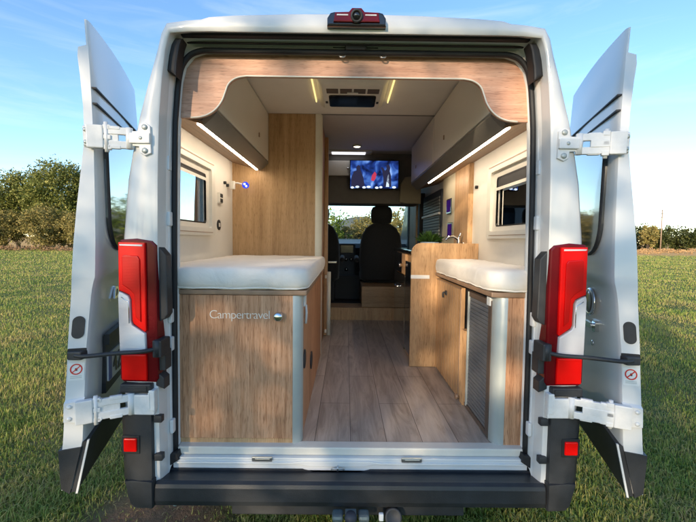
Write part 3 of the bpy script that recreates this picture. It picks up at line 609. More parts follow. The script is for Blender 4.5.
# cab bulkhead: overhead shelf, cab step, well
k = MB(); k.box(-.78, .80, 2.66, 3.0, 1.885, 2.445, .01); oc = k.build('overcab_shelf', plain('shelf_dark', (.15, .135, .12), .6), van)
k = MB(); k.box(-.245, .005, 2.625, 2.662, 2.19, 2.355, .006); k.build('shelf_flap', M['ceil'], oc)
k = MB(); k.lathe([(.010, 0), (.010, .012)], (-.02, 2.625, 2.27), (0, -1, 0), 14); k.build('flap_knob', M['chrome'], oc)
k = MB(); k.prism([(.56, 1.90), (.62, 1.885), (.80, 1.885), (.80, 2.20), (.62, 2.18), (.57, 2.10)], 'xz', 2.60, 2.662, .01); k.build('shelf_side', plain('shelf_side_beige', (.26, .23, .16), .6, var=.04), oc)
k = MB(); k.box(-.21, .80, 2.662, 2.70, .50, .69, .003); k.box(-.21, .80, 2.66, 2.98, .66, .692, .003); stp = k.build('cab_step', M['oak_soft'], van)
k = MB(); k.box(.155, .60, 2.69, 3.3, .694, .935, .006); k.build('seat_base', wood('oak_base', (.20, .11, .055), (.36, .225, .12), (.46, .30, .17), 'x'), stp)
k = MB(); k.box(-.90, .90, 3.0, 4.3, .60, .69, .004); k.box(-.90, .155, 3.32, 3.36, .69, 1.0, .004); k.build('cab_floor', M['dark'], van)
# dashboard
k = MB(); k.prism([(3.72, .69), (3.70, 1.0), (3.66, 1.22), (3.72, 1.36), (3.9, 1.42), (4.35, 1.36), (4.35, .69)], 'yz', -.90, .90, .02)
dash = k.build('dashboard', M['dark'], van)
k = MB(); k.box(-.16, .10, 3.60, 3.74, .95, 1.42, .02); cc = k.build('centre_console', M['bluegrey'], dash)
k = MB(); k.box(-.11, .06, 3.592, 3.602, 1.27, 1.39, .004); k.build('console_screen', plain('dim_screen', (.01, .015, .03), .1, emit=(.05, .09, .25), es=.25), cc) if False else None
for x, z in ((-.09, 1.20), (.04, 1.20), (-.03, 1.20), (-.025, 1.06)):
    k = MB(); k.lathe([(.026, 0), (.026, .012), (.018, .016)], (x, 3.60, z), (0, -1, 0), 16); k.build('console_knob', M['blackgloss'], dash)
k = MB(); k.box(-.13, .07, 3.59, 3.602, 1.29, 1.40, .004); k.build('console_screen', M['blackgloss'], dash)
# windscreen
k = MB(); k.add([(-.86, 3.80, 2.12), (.86, 3.80, 2.12), (.86, 4.48, 1.36), (-.86, 4.48, 1.36)], [(0, 1, 2, 3)]); k.build('windscreen', M['screen_glass'], van)
k = MB(); k.box(-.88, .88, 3.68, 3.82, 2.00, 2.20, .01); k.build('screen_header', M['dark'], van)
for s in (-1, 1):
    k = MB(); k.prism([(3.66, 1.30), (3.68, 2.05), (3.80, 2.05), (4.45, 1.30)], 'yz', s*.86, s*.80, .01) if False else k.box(s*.865-.03, s*.865+.03, 3.62, 3.74, 1.30, 2.05, .01)
    k.build('screen_pillar', M['rubber'], van)
k = MB(); k.tube(smooth_path([(.62, 4.30, 1.40), (.78, 4.34, 1.43), (.60, 4.32, 1.46)]), .02, 8); k.build('dash_vent', M['bluegrey'], van) if False else None
# air conditioner, lamps and roof window in the ceiling
k = MB()
B = bmesh.new(); lo = rrect(-.19, .185, .70, 1.13, .03, 5); hi = rrect(-.225, .22, .66, 1.18, .04, 5)
vl = [B.verts.new((x, y, 2.405)) for x, y in lo]; vh = [B.verts.new((x, y, 2.4385)) for x, y in hi]; nn = len(lo)
for i in range(nn): B.faces.new((vl[i], vl[(i+1) % nn], vh[(i+1) % nn], vh[i]))
B.faces.new(vl); bmesh.ops.recalc_face_normals(B, faces=B.faces[:]); k.bm(B)
ac = k.build('air_conditioner', M['cream'], van)
k = MB(); k.prism(rrect(-.155, .155, .86, 1.06, .02, 5), 'xy', 2.398, 2.406, .002); k.build('air_intake', M['blackgloss'], ac)
k = MB()
for i in range(4):
    x = -.165+i*.086; k.box(x, x+.074, .76, .825, 2.400, 2.406, .002)
k.build('air_outlet', plain('outlet_brown', (.10, .075, .06), .6), ac)
k = MB(); k.box(-.035, .035, .80, .835, 2.396, 2.402, .002); k.build('maker_badge', M['cream'], ac)
for x in (-.172, .17):
    k = MB(); k.box(x-.008, x+.008, .97, 1.0, 2.400, 2.406, .002); k.build('control_button', M['dark'], ac)
for s in (-1, 1):
    k = MB(); k.box(s*.248-.004, s*.248+.004, .66, 1.05, 2.424, 2.438, .002); k.build('glow_line', M['yellow'], ac)
k = MB(); k.lathe([(.045, 0), (.05, .012), (.038, .02), (.034, .012)], (.071, 2.30, 2.445), (0, 0, -1), 28); sl = k.build('ceiling_spot', M['cream'], van)
k = MB(); k.lathe([(.033, .010), (.033, .014), (.004, .016)], (.071, 2.30, 2.445), (0, 0, -1), 24); k.build('spot_diffuser', M['spot'], sl)
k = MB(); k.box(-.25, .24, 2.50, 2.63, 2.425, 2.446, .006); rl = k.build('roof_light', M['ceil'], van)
k = MB(); k.box(-.20, .17, 2.515, 2.615, 2.418, 2.428, .004); k.build('roof_window_glow', M['skylight'], rl)
# ------------------------------------------------------------------ furniture standing in the van
def mattress(name, x0, x1, y0, y1, z0, z1, r, label, inner):
    """box mattress with soft, slightly bulged sides; inner = side of the aisle (+1 / -1) whose rear corner is rounded"""
    t = MB(); nx, ny = 22, 26
    base = []
    cor = .06
    P = []
    xi, xo = (x1, x0) if inner > 0 else (x0, x1)
    def outline(off):
        a0, a1 = x0+off, x1-off; b0, b1 = y0+off, y1-off; rr = max(.012, r-off*.5)
        return rrect(a0, a1, b0, b1, rr, 6)
    N = 7; rows = []
    prof = [(.016, 0), (.004, .010), (-.004, .03), (-.007, .06), (-.005, .085), (-.001, .106), (.006, .117), (.018, .1235), (.06, .1265), (.13, .127)]
    H = z1-z0
    def dense(pl, m=96):
        pts = [Vector((a, b)) for a, b in pl]; pts.append(pts[0]); L = [0]
        for a, b in zip(pts, pts[1:]): L.append(L[-1]+(b-a).length)
        out = []; j = 0
        for i in range(m):
            d = L[-1]*i/m
            while L[j+1] < d: j += 1
            out.append(pts[j].lerp(pts[j+1], (d-L[j])/(L[j+1]-L[j])))
        return out
    rnd = np.random.default_rng(int(abs(x0)*1000))
    ph = rnd.random(12)*6.28
    for off, h in prof:
        o = dense(outline(off)); rw = []
        for p in o:
            wv = .45*.0022*math.sin(p.x*31+p.y*23+ph[0]+h*20) + .45*.0018*math.sin(p.y*47-p.x*17+ph[1]-h*35) + .5*.0012*math.sin((p.x+p.y)*80+ph[2])
            rw.append((p.x+wv*(.8), p.y+wv, z0+H*h/.127 + wv*1.3))
        rows.append(rw)
    t.loft(rows, closed=True, smooth=True)
    n0 = len(t.v); o = dense(outline(.13)); c = ((x0+x1)/2, (y0+y1)/2, z1+.004); top = rows[-1]
    t.add(top+[c], [(i, (i+1) % len(top), len(top)) for i in range(len(top))], 0, True)
    ob = t.build(name, M['cloth']); tag(ob, label, 'mattress', 'mattresses on the two rear bed cabinets')
    k = MB(); pip = [(x, y, z+.0) for x, y, z in rows[1]]; k.tube(pip, .004, 6, closed=True); k.build('piping', M['cloth'], ob); return ob
mattress('mattress', -.915, -.197, .005, 1.30, 1.247, 1.346, .05, 'white cloth mattress on the oak cabinet that carries pale lettering', 1)
mattress('mattress', .605, .915, .005, 1.06, 1.247, 1.346, .06, 'narrow white cloth mattress on the cabinet with the grey slatted shutter', -1)

# lettered bed cabinet
cab = thing('bed_cabinet', (-.57, .65, .55), 'oak bed cabinet with pale lettering and a round knob under the white mattress', 'cabinet', 'bed cabinets inside the open rear doors')
k = MB(); k.box(-.92, -.262, .022, .04, .575, 1.222, .002); fp = k.build('front_panel', M['oak_dark'], cab); ORG[fp.name] = origin(cab)
k = MB(); k.box(-.92, -.262, .026, .044, .552, .573, .001); k.build('plinth', M['oak_soft'], cab)
k = MB(); k.box(-.92, -.20, .016, 1.32, 1.2235, 1.246, .006); k.build('bed_board', M['wood_edge'], cab)
k = MB(); pc = arc(-.262, .062, .042, -90, 0, 8); k.prism([(-.262, .045)] + pc + [(-.24, .062)], 'xy', .552, 1.222, .0005); k.build('corner_post', M['alu'], cab, angle=30)
k = MB(); k.box(-.245, -.226, .064, 1.328, .552, 1.222, .002); sd = k.build('aisle_side', M['oak_dark'], cab); ORG[sd.name] = origin(cab)
k = MB(); k.box(-.228, -.214, .075, .135, 1.165, 1.215, .003); k.tube([(-.219, .15, 1.16), (-.217, .16, 1.12), (-.219, .15, 1.07)], .006, 8); k.build('latch', M['white_plastic'], cab)
for y, z, r in ((.15, .90, .045), (.50, .78, .05)):
    k = MB(); k.lathe([(r, 0), (r, .006), (r*.7, .008)], (-.2265, y, z), (1, 0, 0), 20); k.build('vent', M['black'], cab)
k = MB(); k.lathe([(.018, 0), (.018, .003), (.010, .006), (.010, .012), (.019, .018), (.021, .026), (.016, .033), (.004, .036)], (-.323, .022, 1.132), (0, -1, 0), 28); k.build('knob', M['chrome'], cab)
text_mesh('lettering', 'Campertravel', .054, Matrix(((1, 0, 0, -.632), (0, 0, -1, .0215), (0, 1, 0, 1.118), (0, 0, 0, 1))), M['letter'], fp, ext=.0006, spacing=.90, off=-.0008)
# shutter bed cabinet
cab2 = thing('bed_cabinet', (.78, .55, .55), 'bed cabinet with a grey slatted shutter and a grooved oak door', 'cabinet', 'bed cabinets inside the open rear doors')
k = MB(); k.box(.688, .92, .022, .04, .552, 1.222, .002); k.build('front_panel', M['oak_x'] if False else M['oak_dark'], cab2)
k = MB(); pc = arc(.688, .07, .05, 180, 270, 8); k.prism(pc + [(.688, .045), (.664, .07)], 'xy', .552, 1.222, .0005); k.build('corner_post', M['alu'], cab2, angle=30)
k = MB(); k.box(.612, .92, .016, 1.064, 1.2235, 1.246, .006); k.build('bed_board', M['wood_edge'], cab2)
k = MB(); k.box(.660, .68, .072, 1.064, .552, 1.222, .002); k.build('carcass_side', M['dark'], cab2)
k = MB(); k.box(.636, .66, .074, .112, .556, 1.20, .002); k.box(.636, .66, .112, .40, 1.175, 1.20, .002); k.box(.636, .66, .112, .42, .556, .578, .002); k.build('shutter_frame', plain('brown_frame', (.12, .085, .065), .5), cab2)
k = MB()
for i in range(30):
    z = .58+i*.0198; k.box(.640, .652, .114, .385, z, z+.0182, .004, 2)
k.build('tambour_shutter', M['tambour'], cab2)
k = MB(); k.box(.632, .644, .385, .397, .57, 1.20, .002); k.build('shutter_handle', M['alu'], cab2)
k = MB(); k.box(.630, .648, .08, .12, 1.175, 1.215, .003); k.build('latch', M['white_plastic'], cab2)
k = MB(); k.box(.632, .66, .42, .485, .556, .975, .002)
for y in (.432, .452, .472): k.box(.626, .634, y-.004, y+.004, .556, .975, .001)
k.build('slat_stile', M['oak_soft'], cab2)
k = MB(); k.box(.625, .650, .49, 1.055, .565, 1.205, .003)
dr = k.build('cupboard_door', M['oak_soft'], cab2); ORG[dr.name] = origin(cab2)
k = MB()
for i in range(9): y = .55+i*.055; k.box(.6235, .6255, y-.0015, y+.0015, .57, 1.20, 0)
k.build('groove', M['wood_edge'], dr)
k = MB(); k.box(.6215, .6265, .49, .498, .565, 1.205, .001); k.box(.6215, .6265, .49, 1.055, 1.197, 1.205, .001); k.build('door_edge', M['wood_edge'], dr)
k = MB(); k.tube(smooth_path([(.626, .80, 1.135), (.606, .80, 1.137), (.602, .80, 1.125), (.604, .80, 1.105)]), .006, 8); k.box(.618, .626, .785, .815, 1.12, 1.15, .002); k.build('door_handle', M['black'], dr)
k = MB(); k.lathe([(.014, 0), (.014, .02)], (.63, .50, .575), (-1, 0, 0), 14); k.build('door_stop', M['wood_edge'], dr)
# wardrobe
wd = thing('wardrobe', (-.58, 1.65, .55), 'tall oak wardrobe with a cream rounded corner post behind the lettered bed', 'wardrobe')
k = MB(); k.box(-.93, -.276, 1.332, 1.352, .552, 2.438, .002); k.build('front_panel', wood('oak_wardrobe', (.27, .15, .065), (.43, .265, .125), (.53, .345, .18), 'z', streak=.8), wd)
k = MB(); k.box(-.93, -.24, 1.353, 2.0, .552, 2.438, .002); k.build('carcass', M['oak_dark'], wd)
k = MB(); k.prism([(-.276, 1.36)] + arc(-.262, 1.362, .04, -110, 0, 8) + [(-.24, 1.38)], 'xy', .552, 2.438, .0005); k.build('corner_post', M['post'], wd, angle=30)
# washroom cubicle
wc = thing('washroom_cubicle', (-.58, 2.3, .55), 'dark narrow washroom cubicle with a cream handle post beyond the wardrobe', 'washroom')
k = MB(); k.box(-.93, -.236, 2.01, 2.64, .552, 2.438, .003); k.build('cubicle_wall', plain('cubicle_brown', (.13, .105, .085), .45, var=.1), wc)
k = MB(); k.box(-.238, -.205, 1.92, 1.98, .56, 2.42, .004); k.build('door_edge', M['oak_soft'], wc)
k = MB(); k.tube([(-.185, 1.78, .60), (-.185, 1.78, 1.18)], .019, 14); k.box(-.22, -.185, 1.77, 1.79, .62, .65, .003); k.box(-.22, -.185, 1.77, 1.79, 1.12, 1.15, .003); k.build('handle_post', M['post'], wc)
k = MB(); k.box(-.205, -.12, 1.98, 2.02, 1.245, 1.265, .004); k.build('door_lever', M['chrome'], wc)
for z in (.78, 1.0):
    k = MB(); k.lathe([(.03, 0), (.03, .02), (.02, .024)], (-.236, 2.05, z), (1, 0, 0), 18); k.build('vent', M['black'], wc)
# overhead lockers
def locker(s, y1, cuts, label):
    t = thing('overhead_locker', (s*.72, y1/2, 2.2), label, 'locker', 'overhead lockers along the walls')
    k = MB(); prof = [(s*.648, 2.438), (s*.648, 2.10), (s*.652, 2.07), (s*.70, 2.0), (s*.71, 1.975), (s*.80, 1.985), (s*.80, 2.438)]
    k.prism([(s*.664, 2.436), (s*.664, 2.08), (s*.72, 2.018), (s*.90, 2.09), (s*.86, 2.30), (s*.78, 2.41), (s*.72, 2.436)], 'xz', .17, y1, .002); k.build('carcass', M['locker_side'], t)
    ys = [.17] + cuts + [y1]
    for i in range(len(ys)-1):
        k = MB(); k.box(s*.648-.01 if s > 0 else s*.648-.008, s*.648+.008 if s > 0 else s*.648+.01, ys[i]+.007, ys[i+1]-.007, 2.075, 2.432, .006); dr = k.build('locker_door', M['locker'], t); ORG[dr.name] = origin(t)
        yc = ys[i] + (ys[i+1]-ys[i])*.72
        k = MB(); k.box(s*.638-.006, s*.638+.006, yc-.008, yc+.008, 2.17, 2.20, .003); k.build('push_button', M['wood_edge'], dr)
    k = MB(); cv = [(s*.642, 2.072), (s*.640, 2.058), (s*.655, 2.040), (s*.690, 2.008), (s*.706, 1.998), (s*.724, 2.008), (s*.68, 2.06), (s*.66, 2.072)]
    k.prism(cv, 'xz', .17, y1, .002); k.build('grip_rail', plain('grip_rail_grey', (.21, .195, .175), .35, var=.06), t, angle=40)
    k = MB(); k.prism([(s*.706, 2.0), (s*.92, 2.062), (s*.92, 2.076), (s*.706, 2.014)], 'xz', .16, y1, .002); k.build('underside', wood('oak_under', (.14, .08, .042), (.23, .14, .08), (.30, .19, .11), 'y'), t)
    return t
lk = locker(-1, 1.328, [], 'greige overhead locker with a lit strip beneath, above the lettered bed')
k = MB(); k.prism([(-.716, 1.996), (-.732, 2.000), (-.732, 2.008), (-.716, 2.004)], 'xz', .165, 1.29, 0); k.build('led_strip', M['led'], lk)
lk2 = locker(1, 2.33, [1.34], 'long two-door overhead locker with a lit strip beneath, above the kitchen')
for a, c in ((.165, .93), (.955, 1.85)):
    k = MB(); k.prism([(.716, 1.996), (.732, 2.000), (.732, 2.008), (.716, 2.004)], 'xz', a, c, 0); k.build('led_strip', M['led'], lk2)
# kitchen
kt = thing('kitchen_unit', (.68, 1.6, .55), 'oak kitchen unit with glossy black front and a white strip on its end panel', 'kitchen unit')
k = MB(); k.prism([(.92, .552), (.44, .552)] + arc(.51, 1.385, .07, 180, 90, 8) + [(.92, 1.455)], 'xz', 1.068, 1.09, .003); k.build('end_panel', M['oak_soft'], kt)
k = MB(); k.box(.437, .572, 1.0635, 1.070, 1.198, 1.224, .001); k.build('white_strip', M['white_plastic'], kt)
k = MB(); k.box(.475, .92, 1.092, 2.10, .552, 1.37, .003); k.build('carcass', M['oak_soft'], kt)
k = MB(); k.prism([(.44, 1.092), (.92, 1.092), (.92, 2.14), (.50, 2.14), (.44, 2.08)], 'xy', 1.372, 1.40, .006); k.build('worktop', M['blackgloss'], kt)
k = MB(); k.box(.452, .476, 1.10, 1.42, .60, 1.31, .004); k.build('fridge_door', M['blackgloss'], kt)
k = MB(); k.box(.452, .476, 1.43, 2.09, .575, 1.18, .004); k.build('oven_door', plain('smoked_glass', (.03, .028, .026), .05, coat=1), kt)
k = MB(); k.box(.452, .476, 1.43, 1.62, 1.19, 1.36, .004); k.build('drawer', M['oak_soft'], kt)
k = MB(); k.box(.452, .476, 1.63, 2.09, 1.19, 1.36, .004); k.build('control_fascia', M['blackgloss'], kt)
k = MB(); k.lathe([(.012, 0), (.012, .02), (.018, .026), (.016, .036)], (.452, 1.53, 1.265), (-1, 0, 0), 18); k.build('drawer_knob', M['chrome'], kt); k = MB(); k.tube([(.452, 1.75, 1.06), (.43, 1.76, 1.06), (.43, 1.90, 1.06), (.452, 1.91, 1.06)], .007, 8); k.build('pull_handle', M['chrome'], kt)
k = MB(); k.lathe([(.025, 0), (.02, .01), (.013, .02), (.013, .10)], (.83, 1.25, 1.40), (0, 0, 1), 18); k.tube(smooth_path([(.83, 1.25, 1.48), (.79, 1.25, 1.505), (.75, 1.25, 1.50), (.73, 1.25, 1.48)]), .010, 10); k.tube([(.83, 1.25, 1.50), (.85, 1.25, 1.535)], .008, 8)
k.lathe([(.02, 0), (.016, .06)], (.88, 1.28, 1.40), (0, 0, 1), 14); k.build('tap', M['chrome'], kt)
# pot plant
pp = thing('potted_plant', (.675, 1.55, 1.40), 'small leafy green plant in a low blue-grey pot on the worktop', 'plant')
k = MB(); k.lathe([(.05, 0), (.068, .02), (.078, .05), (.080, .062), (.074, .062), (.07, .05), (.01, .048)], (.675, 1.55, 1.40), (0, 0, 1), 28); k.build('pot', M['pot'], pp)
k = MB()
for i in range(190):
    a = rng.random()*6.28; el = .3+rng.random()*1.2; ln = .06+.07*rng.random(); c = Vector((.675+.045*math.cos(a)*rng.random(), 1.55+.045*math.sin(a)*rng.random(), 1.45))
    d = Vector((math.cos(a)*math.cos(el), math.sin(a)*math.cos(el), math.sin(el))); q = d.cross(Vector((0, 0, 1))).normalized()*.010
    tip = c+d*ln+Vector((0, 0, -.01)); mid = c+d*ln*.6+Vector((0, 0, .004)); k.add([c, mid+q, tip, mid-q], [(0, 1, 2, 3)])
k.build('leaves', leafmat('pot_leaf', (.02, .05, .01), (.04, .10, .02), (.08, .17, .04)), pp)
# television
tv = thing('television', (.27, 2.56, 2.19), 'flat television showing a bluish stage show, hung under the dark overcab shelf', 'television')
k = MB(); k.box(-.002, .545, 2.555, 2.585, 2.03, 2.352, .006); k.box(.2, .34, 2.585, 2.665, 2.12, 2.28, .006); k.build('casing', M['blackgloss'], tv)
def screen_mat():
    m, nt, p = newmat('tv_picture'); L = nt.links
    tc = nd(nt, 'ShaderNodeTexCoord'); mp = nd(nt, 'ShaderNodeMapping'); mp.inputs['Scale'].default_value = (1, 1, 1); L.new(tc.outputs['Object'], mp.inputs['Vector'])
    w = nd(nt, 'ShaderNodeTexNoise', Scale=9.0, Detail=2.0, Distortion=.5); L.new(mp.outputs[0], w.inputs['Vector'])
    r = ramp(nt, [(.36, (.004, .007, .03)), (.50, (.012, .035, .19)), (.60, (.05, .13, .42)), (.72, (.22, .36, .70))], w.outputs['Fac'])
    e = nd(nt, 'ShaderNodeEmission', Strength=.42); L.new(r.outputs[0], e.inputs[0]); L.new(e.outputs[0], nt.nodes['Material Output'].inputs[0]); return m
k = MB(); k.add([(.008, 2.5535, 2.042), (.535, 2.5535, 2.042), (.535, 2.5535, 2.342), (.008, 2.5535, 2.342)], [(0, 1, 2, 3)])
scn = k.build('screen', screen_mat(), tv); ORG[scn.name] = origin(tv)
def fig(pl, nm, m):
    k = MB(); k.add([(x, 2.5525, z) for x, z in pl], [tuple(range(len(pl)))]); k.build(nm, m, scn)
dk = lamp('screen_dark', (.012, .012, .028), .7); wt = lamp('screen_pale', (.55, .66, .80), .55); rd = lamp('screen_red', (.35, .03, .06), .5)
fig([(.015, 2.05), (.02, 2.16), (.045, 2.225), (.075, 2.235), (.07, 2.27), (.09, 2.295), (.115, 2.285), (.115, 2.245), (.13, 2.215), (.15, 2.16), (.165, 2.08), (.15, 2.05)], 'screen_figure', dk)
fig([(.375, 2.06), (.37, 2.16), (.355, 2.24), (.34, 2.27), (.36, 2.275), (.39, 2.235), (.405, 2.255), (.40, 2.295), (.43, 2.305), (.445, 2.27), (.44, 2.23), (.455, 2.18), (.46, 2.06)], 'screen_figure', dk)
fig([(.40, 2.06), (.415, 2.17), (.43, 2.20), (.435, 2.06)], 'screen_figure', wt)
fig([(.235, 2.13), (.245, 2.185), (.275, 2.225), (.295, 2.20), (.285, 2.15), (.265, 2.12)], 'screen_figure', rd)
for cx_, cz_, rx_ in ((.03, 2.05, .018), (.085, 2.057, .022), (.16, 2.052, .020), (.21, 2.058, .024), (.30, 2.05, .020), (.345, 2.056, .017), (.49, 2.056, .022)):
    fig([(cx_+rx_*math.cos(2*math.pi*j/12), cz_+.012*math.sin(2*math.pi*j/12)) for j in range(12)], 'screen_figure', wt)
# reading lamp
rl = thing('reading_lamp', (-.86, 1.30, 1.90), 'small round reading lamp glowing blue on the wall beside the wardrobe', 'lamp')
k = MB(); k.box(-.90, -.868, 1.20, 1.235, 1.84, 1.90, .006); k.tube(smooth_path([(-.875, 1.22, 1.885), (-.855, 1.235, 1.89), (-.83, 1.25, 1.885), (-.80, 1.255, 1.88)]), .006, 8); k.build('stem', M['cream'], rl)
k = MB(); k.lathe([(.020, .02), (.025, .0), (.025, -.006), (.019, -.008)], (-.795, 1.24, 1.875), (.25, 1, -.05), 26); k.build('lamp_head', M['blueled'], rl)
k = MB(); k.lathe([(.007, 0), (.006, .004)], (-.80, 1.231, 1.882), (0, -1, 0), 14); k.lathe([(.007, 0), (.006, .004)], (-.786, 1.231, 1.866), (0, -1, 0), 14); k.build('light_point', M['whiteblue'], rl)
# seats
def cab_seat(x, label):
    t = thing('cab_seat', (x, 3.15, .69), label, 'seat', 'black seats in the driving cab')
    def slab(rows_): 
        k = MB(); rr = []
        for z, w, y, d in rows_:
            rr.append([(x+px*w, y+py*d, z) for px, py in [(-1, 0), (-.92, -.6), (-.7, -.9), (-.35, -.98), (0, -1), (.35, -.98), (.7, -.9), (.92, -.6), (1, 0), (.92, .7), (.6, 1), (0, .9), (-.6, 1), (-.92, .7)]])
        k.loft(rr, closed=True); m = len(rr[0]); k.add(rr[0], [tuple(range(m))[::-1]], 0, True); k.add(rr[-1], [tuple(range(m))], 0, True); return k
    slab([(.98, .22, 3.05, .07), (1.0, .25, 3.05, .085), (1.2, .262, 3.02, .085), (1.4, .258, 2.99, .08), (1.53, .235, 2.97, .075), (1.62, .185, 2.965, .065), (1.66, .13, 2.965, .055), (1.675, .10, 2.965, .04)]).build('backrest', M['seat'], t)
    slab([(1.675, .09, 2.96, .035), (1.685, .118, 2.955, .05), (1.76, .132, 2.95, .058), (1.83, .128, 2.95, .056), (1.87, .108, 2.955, .05), (1.885, .07, 2.955, .03)]).build('headrest', M['seat'], t)
    for dx in (-.05, .05): k = MB(); k.tube([(x+dx, 2.965, 1.62), (x+dx, 2.965, 1.70)], .008, 8); k.build('headrest_bar', M['steel'], t)
    slab([(.95, .22, 3.30, .24), (.965, .25, 3.30, .27), (1.05, .255, 3.30, .27), (1.09, .235, 3.30, .25), (1.10, .18, 3.30, .2)]).build('seat_cushion', M['seat'], t)
    k = MB(); k.box(x-.20, x+.20, 3.12, 3.5, .69, .95, .02); k.build('seat_plinth', M['dark'], t)
    for s in (-1, 1):
        k = MB(); k.tube(smooth_path([(x+s*.29, 3.03, 1.22), (x+s*.29, 3.15, 1.24), (x+s*.29, 3.34, 1.245)]), [.02]+[.03]*11+[.022], 10); k.build('armrest', M['seat'], t)
cab_seat(.395, 'black cab seat with headrest seen whole from behind, under the television')
cab_seat(-.37, 'black cab seat mostly hidden behind the washroom cubicle')
# ------------------------------------------------------------------ meadow
def meadow_mat():
    m, nt, p = newmat('meadow_soil'); L = nt.links
    tc = nd(nt, 'ShaderNodeTexCoord'); n = nd(nt, 'ShaderNodeTexNoise', Scale=.35, Detail=8.0, Roughness=.65); L.new(tc.outputs['Object'], n.inputs['Vector'])
    n2 = nd(nt, 'ShaderNodeTexNoise', Scale=9.0, Detail=6.0, Roughness=.7); L.new(tc.outputs['Object'], n2.inputs['Vector'])
    mx = nd(nt, 'ShaderNodeMath', operation='MULTIPLY_ADD'); L.new(n2.outputs['Fac'], mx.inputs[0]); mx.inputs[1].default_value = .6
    sb = nd(nt, 'ShaderNodeMath', operation='SUBTRACT'); L.new(n.outputs['Fac'], sb.inputs[0]); sb.inputs[1].default_value = .3; L.new(sb.outputs[0], mx.inputs[2])
    r = ramp(nt, [(.25, (.055, .075, .022)), (.45, (.10, .13, .04)), (.6, (.17, .155, .06)), (.78, (.25, .18, .10))], mx.outputs[0])
    # dry straw-coloured strip at the far edge of the field and a bare patch behind the van
    sp = nd(nt, 'ShaderNodeSeparateXYZ'); L.new(tc.outputs['Object'], sp.inputs[0])
    mr = nd(nt, 'ShaderNodeMapRange'); mr.inputs['From Min'].default_value = 40; mr.inputs['From Max'].default_value = 46; L.new(sp.outputs['Y'], mr.inputs[0])
    m1 = nd(nt, 'ShaderNodeMixRGB'); L.new(mr.outputs[0], m1.inputs[0]); L.new(r.outputs[0], m1.inputs[1]); m1.inputs[2].default_value = (.62, .36, .13, 1)
    vd = nd(nt, 'ShaderNodeVectorMath', operation='DISTANCE'); L.new(tc.outputs['Object'], vd.inputs[0]); vd.inputs[1].default_value = (-1.0, .28, 0)
    ad = nd(nt, 'ShaderNodeMath', operation='MULTIPLY_ADD'); L.new(n2.outputs['Fac'], ad.inputs[0]); ad.inputs[1].default_value = .5; L.new(vd.outputs['Value'], ad.inputs[2])
    mr2 = nd(nt, 'ShaderNodeMapRange'); mr2.inputs['From Min'].default_value = .75; mr2.inputs['From Max'].default_value = .45; L.new(ad.outputs[0], mr2.inputs[0])
    m2 = nd(nt, 'ShaderNodeMixRGB'); L.new(mr2.outputs[0], m2.inputs[0]); L.new(m1.outputs[0], m2.inputs[1]); m2.inputs[2].default_value = (.24, .135, .075, 1)
    L.new(m2.outputs[0], p.inputs['Base Color']); p.inputs['Roughness'].default_value = .95; p.inputs['Specular IOR Level'].default_value = .1
    bp = nd(nt, 'ShaderNodeBump', Strength=.8, Distance=.05); L.new(n2.outputs['Fac'], bp.inputs['Height']); L.new(bp.outputs[0], p.inputs['Normal'])
    return m
def ground_z(x, y): return .025*np.sin(x*.9+.4)*np.cos(y*.7) + .012*np.sin(x*2.3+y*1.9)
k = MB(); xs = [-4000, -900, -300, -100, -50] + [i*.8 for i in range(-40, 41)] + [50, 100, 300, 900, 4000]; ysx = [-900, -200, -60] + [i*.8 for i in range(-40, 51)] + [60, 100, 300, 900, 4000]
k.loft([[(x, y, float(ground_z(x, y)) if max(abs(x), abs(y)) < 45 else 0.) for x in xs] for y in ysx]); gr = k.build('ground', meadow_mat()); gr['kind'] = 'structure'
